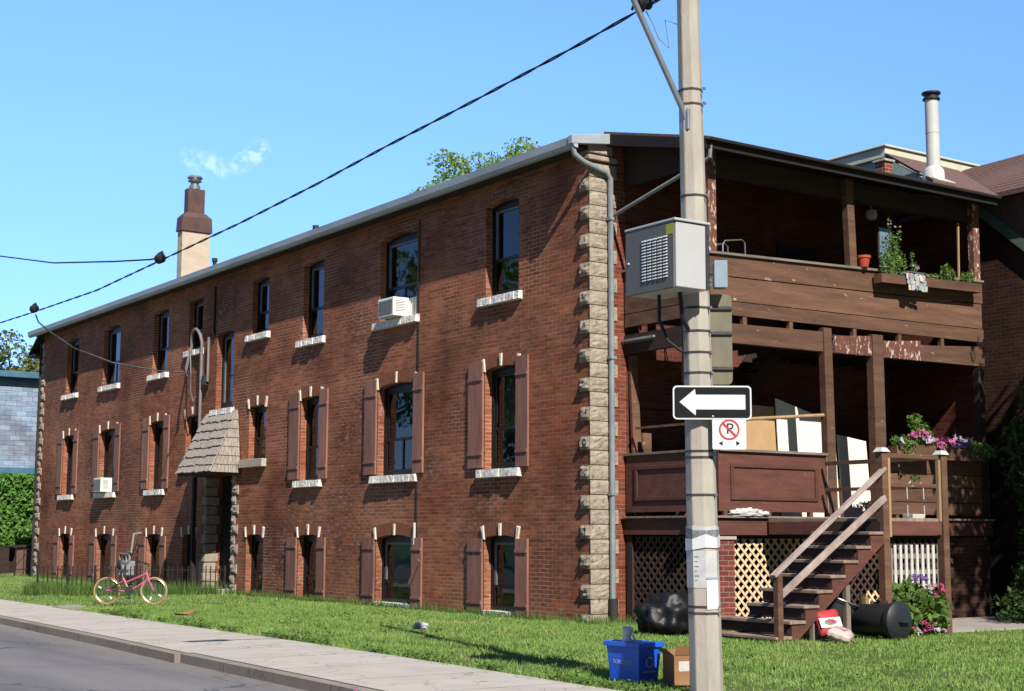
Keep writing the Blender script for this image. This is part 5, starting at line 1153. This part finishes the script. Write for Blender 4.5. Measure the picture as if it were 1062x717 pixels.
m = MB(); m.add([(-4.95, -5.5, .08), (-4.7, -5.66, .12), (-4.5, -5.45, .1), (-4.42, -5.3, .2), (-4.7, -5.35, .16)], [(0, 1, 2, 4), (2, 3, 4)]); m.v += [(x, y, z-.012) for x, y, z in m.v]; m.f += [(5, 9, 7, 6), (7, 9, 8)]
lf = m.build('dry_leaf', 'dry_leaf'); tag(lf, 'curled orange brown dry leaf on the grass in front of the bicycle', 'leaf'); origin_to(lf, (-4.7, -5.5, .1))
# under the stairs
tb = thing('plastic_tub', 'dark grey plastic tub standing tilted under the wooden stairs', 'tub', (4.5, 1.0, 0), Euler((math.radians(-16), math.radians(14), 0)))
m = MB(); m.lathe([(.2, 0), (.27, .56), (.285, .56), (.285, .6), (.25, .6), (.19, .03), (0, .03)], (0, 0, 0), 24); m.build('tub_body', 'tub_grey', tb, local=True, smooth=True)
m = MB(); m.tube([(.29*math.cos(t), .29*math.sin(t), .6) for t in np.linspace(0, 2*math.pi, 25)], .014, 6); m.build('tub_rim', 'steel', tb, local=True, smooth=True)
def sack(name, c, size, rot, mat, label, parts):
    t = thing(name, label, 'sack', c, Euler(rot)); import bmesh
    bmx = bmesh.new(); bmesh.ops.create_cube(bmx, size=1); bmesh.ops.subdivide_edges(bmx, edges=bmx.edges[:], cuts=7, use_grid_fill=True)
    for v in bmx.verts:
        p = Vector(v.co)*2; e = max(abs(p.x), abs(p.y)); b_ = (1-abs(p.x)**3)*(1-abs(p.y)**4); v.co = Vector((p.x*size[0]/2, p.y*size[1]/2, p.z*size[2]/2*(.25+.75*max(0, b_)**.5)+.012*math.sin(9*p.x+7*p.y)))
    me = bpy.data.meshes.new('sack_body'); bmx.to_mesh(me); bmx.free(); me.polygons.foreach_set('use_smooth', [True]*len(me.polygons)); me.materials.append(MATS[mat]); o = bpy.data.objects.new('sack_body', me); COL.objects.link(o); o.parent = t
    for nm, poly, mt in parts:
        mb = MB(); mb.prism(poly, Matrix.Translation((0, 0, size[2]*.505)), .006); mb.build(nm, mt, t, local=True)
    return t
ell = lambda a, b, cx, cy: [(cx+a*math.cos(t), cy+b*math.sin(t)) for t in np.linspace(0, 2*math.pi, 25)[:-1]]
sack('soil_sack', (5.02, .5, .25), (.4, .38, .13), (math.radians(8), math.radians(62), math.radians(-12)), 'bag_red', 'red and white sack propped up against the grey tub under the stairs', [('white_band', [(-.05, -.17), (.1, -.17), (.1, .17), (-.05, .17)], 'sign_white'), ('printed_oval', ell(.05, .1, .02, 0), 'bag_red')])
sack('soil_sack', (5.25, .5, .09), (.34, .46, .19), (math.radians(3), math.radians(18), math.radians(35)), 'bag_white', 'pale pink and white sack lying flat on the grass at the foot of the stairs', [('printed_oval', ell(.09, .13, 0, 0), 'card_red')])
can = thing('rubbish_can', 'round black plastic rubbish can lying on its side beside the flowers', 'rubbish can', (5.1, 1.5, 0))
ax_ = Matrix.Rotation(math.radians(-28), 3, 'Z')@Matrix.Rotation(math.radians(-90), 3, 'X')
ax_ = Vector((.99, .06, 0)).normalized().to_track_quat('Z', 'Y').to_matrix()
cp = Vector((5.1, 1.5, .262))
m = MB(); m.lathe([(.0, -.42), (.21, -.42), (.225, -.4), (.255, .25), (.27, .26), (.27, .3), (.255, .31)], cp, 32, ax_); m.build('can_body', 'can_black', can, smooth=True)
m = MB(); m.lathe([(.29, .29), (.295, .31), (.295, .37), (.27, .39), (.18, .43), (.0, .44)], cp, 32, ax_); lid = m.build('lid', 'can_black', can, smooth=True)
m = MB(); q = lambda x, y, z: cp+ax_@Vector((x, y, z)); m.tube([q(-.1, 0, .42), q(-.09, 0, .49), q(.09, 0, .49), q(.1, 0, .42)], .02, 8); m.build('lid_handle', 'can_black', lid, smooth=True)
m = MB()
for k in range(4):
    z = -.02+.055*k; m.add([q(.2565*math.cos(t), .2565*math.sin(t), zz) for t, zz in ((-.95-.1, z), (-.95-.1, z+.025), (-.45, z+.025), (-.45, z))], [(0, 1, 2, 3)])
m.build('printed_mark', 'can_green', can)
lp = thing('lattice_piece', 'short cream lattice offcut leaning under the stairs behind the rubbish can', 'lattice', (2.7, 4.2, 0))
lattice(3.88, 4.62, -.02, .56, 'lattice_cream', 2.62).build('slats', 'lattice_cream', lp); m = MB(); m.box(2.6, 2.625, 3.84, 3.88, -.05, .58); m.build('lattice_edge', 'lattice_cream', lp)
pf = thing('picket_gate', 'white picket gate standing in the dark under the landing', 'gate', (2.75, 5.3, .6))
for i in range(9):
    y = 4.62+.145*i; m = MB(); m.box(2.7, 2.72, y, y+.062, .62, 1.36); m.build('picket', 'white_paint', pf)
m = MB(); m.box(2.67, 2.699, 4.6, 5.95, .84, .92); m.box(2.67, 2.699, 4.6, 5.95, 1.12, 1.2); m.box(2.66, 2.7, 4.56, 4.6, -.05, 1.3); m.box(2.66, 2.7, 5.95, 6.0, -.05, 1.3); m.build('gate_frame', 'wood_weathered', pf)
m = MB(); m.box(4.0, 4.08, 2.35, 2.43, -.05, .55); st_ = m.build('garden_stake', 'wood_raw', bevel=.005); tag(st_, 'short raw wooden stake among the flowers under the landing', 'stake'); origin_to(st_, (4.04, 2.39, 0))

# ------------------------------------------------------------------ plants
def plant(name, label, cat, base, blobs, dens, leaf, mat, stems=8, flowers=(), group=None, flat=.2):
    t = thing(name, label, cat, base, group=group); pts = blob_points(blobs, dens)
    np_mesh('leaves', leaf_cards(pts, leaf, flat), 4, mat, t)
    m = MB(); b = Vector(base)
    for i in range(stems):
        q = Vector(pts[random.randrange(len(pts))]); s = b+Vector((random.uniform(-.06, .06), random.uniform(-.06, .06), 0)); m.tube([s, s.lerp(q, .5)+Vector((0, 0, .05)), q], .007, 4)
    m.build('stems', 'leaf_plant', t)
    for mt, n, bl, sz in flowers:
        C_ = blob_points(bl, 3000); C_ = C_[RNG.permutation(len(C_))[:n]]; pet = []
        for c_ in C_: pet.append(leaf_cards(np.repeat(c_[None], 6, 0)+RNG.normal(0, sz*.4, (6, 3)), sz, .4, (.6, -.5, .6)))
        np_mesh('blossoms', np.concatenate(pet), 4, mt, t)
    return t
plant('flower_bush', 'leafy green flowering bush with pink and white blooms beneath the landing', 'flower bush', (4.7, 2.6, 0), [(4.9, 2.1, .3, .35, .4, .3), (4.75, 2.6, .42, .4, .45, .4), (4.9, 2.95, .35, .3, .3, .35), (4.8, 2.2, .55, .25, .3, .2)], 1500, .085, 'leaf_plant', 14,
      [('petal_magenta', 13, [(5.0, 2.95, .72, .15, .2, .1), (5.15, 1.9, .15, .1, .15, .1), (5.15, 2.4, .15, .2, .4, .08)], .04), ('petal_white', 11, [(5.0, 2.6, .72, .2, .25, .12), (5.2, 2.4, .12, .2, .5, .06)], .035), ('petal_violet', 5, [(5.0, 2.55, .85, .1, .15, .06)], .04)])
plant('shade_shrub', 'dark green shrub in the shade right of the brick pier', 'shrub', (3.8, 6.8, 0), [(4.0, 6.3, .3, .4, .5, .32), (3.8, 7.2, .5, .5, .6, .5), (4.2, 6.8, .35, .4, .5, .35), (3.9, 6.9, .8, .3, .4, .25)], 1300, .06, 'leaf_shrub', 12)
plant('climbing_bush', 'tall dark green bush at the right edge beside the porch', 'bush', (3.2, 8.3, 0), [(3.2, 7.85, 3.3, .4, .55, .5), (3.2, 8.2, 2.5, .5, .7, .6), (3.3, 8.2, 1.6, .5, .7, .7), (3.2, 8.3, 4.1, .4, .55, .5), (3.3, 8.6, 4.9, .5, .5, .6), (3.2, 7.6, 2.6, .3, .35, .35), (3.1, 7.5, 3.0, .2, .3, .25), (3.3, 8.0, .8, .5, .6, .6)], 900, .075, 'leaf_shrub', 10)
# planters on the lower railing
def planter(name, label, x0, x1, y0, y1, z0, z1, tilt=0, mat='wood_brown', mat2=None):
    t = thing(name, label, 'planter', ((x0+x1)/2, (y0+y1)/2, z0)); w_ = .025
    for nm, q in (('planter_side', (x1-w_, x1, y0, y1)), ('planter_side', (x0, x0+w_, y0, y1)), ('planter_end', (x0+w_, x1-w_, y0, y0+w_)), ('planter_end', (x0+w_, x1-w_, y1-w_, y1))):
        m = MB(); a_, b_ = tilt*(q[2]-y0), tilt*(q[3]-y0); m.hexa([(q[0], q[2], z0+a_), (q[1], q[2], z0+a_), (q[1], q[3], z0+b_), (q[0], q[3], z0+b_), (q[0], q[2], z1+a_), (q[1], q[2], z1+a_), (q[1], q[3], z1+b_), (q[0], q[3], z1+b_)]); m.build(nm, mat, t, bevel=.003)
    m = MB(); a_, b_ = 0, tilt*(y1-y0); m.hexa([(x0+w_, y0+w_, z0+a_), (x1-w_, y0+w_, z0+a_), (x1-w_, y1-w_, z0+b_), (x0+w_, y1-w_, z0+b_), (x0+w_, y0+w_, z1-.04+a_), (x1-w_, y0+w_, z1-.04+a_), (x1-w_, y1-w_, z1-.04+b_), (x0+w_, y1-w_, z1-.04+b_)]); m.build('soil', 'wood_dark', t)
planter('planter_box', 'small square brown planter on the lower railing next to the stair post', 2.36, 2.58, 4.94, 5.2, 2.9, 3.12)
planter('planter_box', 'brown wooden planter with pink flowers on the lower railing above the landing', 2.36, 2.6, 5.28, 5.98, 2.9, 3.15)
planter('planter_box', 'shaded brown planter with violet flowers at the right end of the lower railing', 2.34, 2.58, 6.1, 7.4, 2.9, 3.12)
plant('potted_flowers', 'bright green and pink flowers trailing from the planter above the landing', 'flowers', (2.45, 5.6, 3.1), [(2.5, 5.3, 3.2, .14, .3, .14), (2.48, 5.75, 3.35, .14, .25, .25), (2.45, 5.6, 3.6, .1, .2, .15), (2.62, 5.25, 3.05, .06, .2, .2), (2.55, 4.95, 3.2, .1, .15, .1)], 9000, .04, 'leaf_plant', 10,
      [('petal_pink', 26, [(2.62, 5.5, 3.33, .08, .25, .08)], .045), ('petal_white', 14, [(2.62, 5.75, 3.25, .08, .2, .08)], .04), ('petal_white', 6, [(2.66, 5.0, 3.2, .05, .1, .05)], .035)])
plant('potted_flowers', 'pink, violet and white flowers in the shaded planter of the lower railing', 'flowers', (2.45, 6.7, 3.1), [(2.5, 6.4, 3.16, .14, .4, .1), (2.5, 7.0, 3.16, .14, .5, .12), (2.6, 7.3, 3.1, .2, .4, .18)], 5000, .045, 'leaf_plant', 8,
      [('petal_pink', 24, [(2.6, 6.3, 3.2, .1, .35, .12)], .045), ('petal_violet', 16, [(2.6, 6.6, 3.2, .1, .4, .1)], .04), ('petal_white', 12, [(2.6, 6.7, 3.28, .1, .3, .06)], .04)])
# planters and plants on the upper railing
planter('planter_box', 'long brown planter hung outside the upper railing', XF+.056, XF+.25, 4.7, 7.52, 6.07, 6.24, .028)
plant('tall_herb', 'tall feathery green plant in the upper planter', 'plant', (2.42, 5.1, 6.2), [(2.42, 5.0, 6.5, .09, .2, .25), (2.42, 5.3, 6.5, .09, .22, .26), (2.42, 5.15, 6.8, .08, .18, .28), (2.42, 5.1, 7.15, .04, .05, .2), (2.42, 5.35, 7.0, .04, .06, .2), (2.42, 4.9, 6.85, .03, .05, .16)], 16000, .032, 'leaf_plant', 14, [('petal_white', 4, [(2.45, 5.2, 7.2, .03, .2, .06)], .02)])
plant('pale_herb', 'small pale green plant right of the tall feathery plant', 'plant', (2.42, 5.75, 6.22), [(2.42, 5.75, 6.45, .05, .12, .16), (2.42, 5.7, 6.65, .04, .08, .1)], 12000, .035, 'leaf_plant', 8, [('petal_white', 5, [(2.47, 5.75, 6.45, .03, .1, .08)], .03)])
plant('trailing_plant', 'low bright green plants at the right end of the upper planter', 'plant', (2.42, 6.8, 6.25), [(2.42, 6.3, 6.34, .1, .3, .06), (2.42, 6.7, 6.45, .1, .22, .18), (2.42, 7.25, 6.42, .1, .2, .14)], 9000, .04, 'leaf_plant', 10)
pt = thing('flower_pot', 'terracotta red flower pot standing on the upper railing', 'flower pot', (2.34, 4.46, 6.345)); m = MB(); m.lathe([(.085, 0), (.12, .16), (.135, .165), (.135, .21), (.115, .21), (.1, .12), (0, .12)], (2.34, 4.46, 6.345), 20); m.build('pot_body', 'pot_red', pt, smooth=True)
m = MB(); m.lathe([(.11, .0), (.11, .008), (0, .009)], (2.34, 4.46, 6.472), 16); m.build('soil', 'wood_dark', pt)
m = MB(); m.beam((2.3, 7.16, 6.3), (2.28, 7.22, 7.52), .035, .035, up=(1, 0, 0)); o = m.build('wooden_stick', 'wood_raw', bevel=.004); tag(o, 'pale upright wooden stick at the right end of the upper gallery', 'stick'); origin_to(o, (2.3, 7.16, 6.3))
mi = thing('mirror', 'blue grey framed mirror standing behind the tall green plant', 'mirror', (2.0, 5.45, 6.5)); m = MB(); m.box(1.98, 2.0, 5.3, 5.62, 6.5, 7.25); m.build('mirror_face', 'mirror_blue', mi); m = MB(); m.box(1.96, 1.979, 5.28, 5.64, 6.48, 7.27); m.build('mirror_frame', 'wood_dark', mi); m = MB(); m.box(1.9, 1.98, 5.3, 5.62, 5.06, 6.48); m.build('mirror_stand', 'wood_dark', mi)
tg = thing('cloth_tags', 'bunch of colourful cloth tags hanging from the upper planter', 'tags', (2.58, 5.6, 6.0))
ck = ['cloth_a', 'cloth_b', 'cloth_c', 'cloth_d', 'cloth_e', 'paper']
for k in range(6):
    for r_ in range(3):
        for j in range(4):
            if (r_*2+j*5+k) % 6 in (0, 3) or (k == 0 and r_ == 0):
                y = 5.34+.118*j+.02*k; z = 6.3-.09*r_-.015*(k % 3); m = MB(); m.obox((2.58+.006*k, y+.03, z-.05), (.006, .085, .1), Euler((random.uniform(-.35, .35), random.uniform(-.2, .2), 0)).to_matrix()); m.build('tag', ck[k], tg)
m = MB(); m.tube([(2.57, 5.32, 6.33), (2.57, 5.86, 6.34)], .012, 6); m.build('hanger_rod', 'steel', tg)
chx = thing('metal_chair', 'metal tube chair on the upper gallery behind the rail', 'chair', (1.85, 1.5, 5.06))
m = MB()
for x in (1.62, 2.05):
    m.tube([(x, 1.25, 5.06), (x, 1.3, 5.55), (x, 1.28, 6.45), (x, 1.33, 6.52), (x, 1.72, 6.58), (x, 1.8, 6.54), (x, 1.82, 5.06)], .013, 8)
m.tube([(1.62, 1.28, 6.45), (2.05, 1.28, 6.45)], .013, 8); m.build('frame', 'steel', chx, smooth=True)
m = MB(); m.box(1.6, 2.07, 1.3, 1.82, 5.5, 5.55); m.build('seat', 'wood_dark', chx, bevel=.02); m = MB(); m.box(1.63, 2.04, 1.27, 1.29, 5.8, 6.3); m.build('backrest', 'wood_dark', chx, bevel=.008)
# boards and odds and ends on the lower gallery
def leaning(name, label, mat, y0, y1, zt0, zt1, x0=1.02, lean=.0):
    m = MB(); m.hexa([(x0+.12, y0, 1.805), (x0+.14, y0, 1.805), (x0+.14, y1, 1.805), (x0+.12, y1, 1.805), (x0, y0, zt0), (x0+.02, y0, zt0), (x0+.02, y1, zt1), (x0, y1, zt1)]); o = m.build(name, mat); tag(o, label, 'board'); origin_to(o, (x0+.13, (y0+y1)/2, 1.805)); return o
leaning('hardboard_sheet', 'tan hardboard sheet leaning inside the lower gallery behind the no parking sign', 'hardboard', 2.3, 3.42, 3.86, 3.84)
leaning('plaster_board', 'large off white board leaning in the middle of the lower gallery', 'drywall', 3.44, 4.95, 4.0, 3.62, 1.05)
leaning('plaster_board', 'narrow cream board standing in the gallery doorway at the top of the stairs', 'drywall', 5.0, 5.78, 3.4, 3.3, 1.08)
crumple('green_rag', (1.95, .63, 1.62), (.1, .06, .16), .4, 'cloth_e', 'faded green rag hanging over the deck edge behind the pole', 'rag', 8)
crumple('crumpled_bag', (2.36, 1.45, 1.835), (.05, .26, .06), .6, 'paper', 'crumpled white plastic bag lying on the deck edge below the panel', 'bag', 9)
crumple('crumpled_bag', (2.37, 1.78, 1.835), (.05, .12, .04), .6, 'paper', 'small flat white scrap on the deck edge right of the larger white bag', 'bag', 12)
hg = thing('plant_hanger', 'white cord plant hanger with a small white tray on the landing', 'plant hanger', (4.6, 3.0, 1.79))
m = MB()
for y in (2.8, 3.2): m.tube([(4.6, y, 1.82), (4.6, y*.98+.05, 2.3), (4.6, 3.0, 2.48)], .008, 5)
m.build('cords', 'white_paint', hg); m = MB(); hollow(m, .2, .28, .22, .3, .07, .01); m.v = [(x+4.55, y+3.0, z+1.792) for x, y, z in m.v]; m.build('tray', 'white_paint', hg, bevel=.005)
np_mesh('sprig', leaf_cards(blob_points([(4.6, 3.0, 2.42, .06, .12, .05)], 60000), .025), 4, 'leaf_plant', hg)

# ------------------------------------------------------------------ neighbouring buildings
nb = thing('brick_house', 'dark brick neighbour house with brown shingled roofs and a pale flat roofed block at right', 'house', (0, 13, 0))
m = MB(); m.box(-9, 3.6, 9.35, 16, -.2, 8.1); m.build('wall', 'dark_brick', nb)
m = MB(); m.hexa([(-8, 9.0, 8.3), (4.0, 9.0, 8.3), (4.0, 9.06, 8.25), (-8, 9.06, 8.25), (-8, 12, 10.0), (4.0, 12, 10.12), (4.0, 12.06, 10.06), (-8, 12.06, 9.94)])
m = MB(); m.slab([(-.95, 9.0, 8.42), (4.0, 9.0, 8.42), (4.0, 11.6, 9.96), (-.95, 11.6, 9.85)], .08); m.slab([(-.95, 11.6, 9.85), (4.0, 11.6, 9.96), (4.0, 15, 7.9), (-.95, 15, 7.9)], .08); mr = m.build('roof', 'shingle_brown', nb)
m = MB(); nseg = 14
for i in range(nseg):
    v0, v1 = i/nseg, (i+1)/nseg+.01
    q = lambda x, v, o: (x, 9.0+2.6*v, 8.42+(1.54 if x > 0 else 1.43)*v+o)
    m.hexa([q(-.94, v0, .002), q(3.99, v0, .002), q(3.99, v1, .002), q(-.94, v1, .002), q(-.94, v0, .022), q(3.99, v0, .022), q(3.99, v1, .006), q(-.94, v1, .006)])
m.build('shingle_courses', 'shingle_brown', mr)
m = MB(); m.box(3.55, 3.62, 9.3, 14, 8.0, 9.0); m.build('gable_wall', 'pale_siding', nb)
m = MB(); k_ = (8.37-7.45)/(2.25-1.16)
zf = lambda x: 8.37-k_*(x-1.16)
m.slab([(.9, 9.3, zf(.9)), (4.2, 9.3, zf(4.2)), (4.2, 15, zf(4.2)), (.9, 15, zf(.9))], .06); lr = m.build('front_roof', 'shingle_brown', nb)
m = MB(); m.hexa([(.9, 9.25, zf(.9)-.24), (4.2, 9.25, zf(4.2)-.24), (4.2, 9.299, zf(4.2)-.24), (.9, 9.299, zf(.9)-.24), (.9, 9.25, zf(.9)+.01), (4.2, 9.25, zf(4.2)+.01), (4.2, 9.299, zf(4.2)+.01), (.9, 9.299, zf(.9)+.01)]); m.build('roof_fascia', 'green_trim', lr)
m = MB(); m.box(-9, -1.15, 9.15, 14, 8.0, 9.82); m.build('upper_block', 'pale_siding', nb); m = MB(); m.add([(.9, 9.31, zf(.9)), (4.0, 9.31, zf(4.0)), (4.0, 9.31, 8.4), (.9, 9.31, 8.4), (.9, 9.3, zf(.9)), (4.0, 9.36, zf(4.0)), (4.0, 9.36, 8.4), (.9, 9.36, 8.4)], [(0, 1, 2, 3), (5, 4, 7, 6), (0, 4, 5, 1)]); m.build('roof_cheek', 'shingle_brown', nb)
m = MB(); m.box(-9.2, -1.05, 9.05, 14.2, 9.8, 10.04); m.box(-9.25, -1.0, 9.0, 14.25, 10.041, 10.09); m.build('cornice', 'cream_trim', nb, bevel=.015)
m = MB(); m.box(-1.16, -1.12, 9.2, 14, 9.6, 9.83); m.build('cornice_shadow_board', 'cream_trim', nb)
# grey shingled house at the far left end of the street
lh = thing('shingled_house', 'blue grey shingled house with teal trim at the far left', 'house', (-44, 0, 0))
m = MB(); m.box(-52, -40, -3.0, 16, 3.95, 7.55); m.build('wall', 'blue_shingle', lh)
m = MB(); m.box(-52.2, -39.8, -3.2, 16.2, 7.55, 7.72); m.box(-52.4, -39.6, -3.4, 16.4, 7.721, 7.97); m.box(-52.2, -39.85, -3.1, 16.1, 3.85, 4.12); m.build('trim', 'teal_trim', lh, bevel=.02)
m = MB(); m.box(-51.8, -40.3, -2.8, 15.8, -.2, 3.85); m.build('ground_floor_wall', 'pale_siding', lh)
m = MB(); m.slab([(-52.3, -3.3, 7.98), (-39.7, -3.3, 7.98), (-39.7, 16.3, 7.98), (-52.3, 16.3, 7.98)], .02); m.build('roof', 'roof_tar', lh)
ivy_b = MB(); ivy_b.box(-39.7, -39.5, -3.2, 2.42, -.2, 3.7); iv = thing('ivy_wall', 'fence wall thickly covered with bright green ivy left of the brick building', 'ivy wall', (-39.6, -.4, 0)); ivy_b.build('wall', 'dark_brick', iv)
n_ = 15000; C_ = np.stack([-39.42+np.abs(RNG.normal(0, .17, n_)), RNG.uniform(-3.3, 2.5, n_), RNG.uniform(.4, 3.82, n_)], 1); C_[:, 0] += .1*np.sin(C_[:, 1]*5+C_[:, 2]*3)*np.sin(C_[:, 2]*4)
np_mesh('ivy', leaf_cards(C_, .1, .4, (1, -.3, .6)), 4, 'leaf_ivy', iv)
ob_ = thing('orange_notice', 'orange board beside the ivy under the teal trim', 'notice board', (-39.3, 2.7, 3.5)); m = MB(); m.box(-39.32, -39.28, 2.35, 3.1, 3.5, 4.0); m.build('board', 'orange_board', ob_); m = MB(); m.box(-39.34, -39.3205, 2.6, 2.68, -.1, 3.9); m.build('board_post', 'wood_dark', ob_)
sh = thing('wooden_shed', 'low brown wooden shed box at the far end of the brick building', 'shed', (-37, 1.4, 0))
m = MB(); m.box(-38.2, -36.6, .95, 2.3, -.1, .98); m.build('shed_wall', 'shed_brown', sh); m = MB(); m.slab([(-38.3, .8, 1.0), (-36.5, .8, 1.0), (-36.5, 2.4, 1.1), (-38.3, 2.4, 1.1)], .05); m.build('shed_roof', 'wood_dark', sh)
m = MB(); m.box(-38.1, -36.7, -2.2, .7, -.1, .95); o = m.build('board_fence', 'wood_dark'); 
m2 = MB()
tag(o, 'dark board fence in front of the ivy at the left edge', 'fence'); origin_to(o, (-37.4, -.7, 0))
gt = thing('iron_gate', 'small black wrought iron gate by the far corner of the brick building', 'gate', (-34, .6, 0)); m = MB()
for i in range(4): m.tube([(-34, .15+.3*i, 0), (-34, .15+.3*i, 1.0)], .018, 6)
m.tube([(-34, .15, .2), (-34, 1.05, .25)], .018, 6); m.tube([(-34, .15, .9), (-34, 1.05, .95)], .018, 6); m.tube([(-34, .15, .3), (-34, .5, .75), (-34, .9, .6), (-34, .7, .35)], .015, 6); m.build('gate_bars', 'rust_iron', gt, smooth=True)
# stub wall at far end of the building (dark red shed side)
m = MB(); m.box(-33.6, -33.3, 1.15, 2.6, -.1, 1.9); o = m.build('brick_wall', 'dark_brick'); tag(o, 'low dark red brick wall beyond the far corner of the building', 'wall'); origin_to(o, (-33.5, 1.8, 0))

# ------------------------------------------------------------------ trees
tree('olive green tree rising behind the blue grey shingled house', (-62, 8, -.1), 12.3, (4, 6, 3.5), 70, .7, 1.4, 60, .14, 'leaf_olive', .35)
tree('feathery green tree top showing above the roof edge near its right end', (-22.4, 13, -.1), 15.0, (4.8, 2.4, 1.5), 130, .3, .7, 260, .08, 'leaf_tree', .3)
tree('tall leafy tree shading the right end of the porch', (9.0, 7.2, -.1), 11.0, (2.6, 2.5, 3.2), 85, .5, .95, 70, .13, 'leaf_tree', .25)
STREET = 'trees across the street'
for i, (x, y, h, lab) in enumerate(((-34, -33, 15, 'round green tree across the street, nearest of its row'), (-48, -32, 18, 'tall green tree across the street, middle of its row'), (-65, -37, 23, 'broad green tree across the street, farthest of its row'), (-22, -38, 15, 'broad green tree across the street opposite the entrance'))):
    tree(lab, (x, y, -.1), h, (5.5, 5.5, h*.38), 34, 1.2, 2.3, 6, .36, 'leaf_tree', .4, STREET)
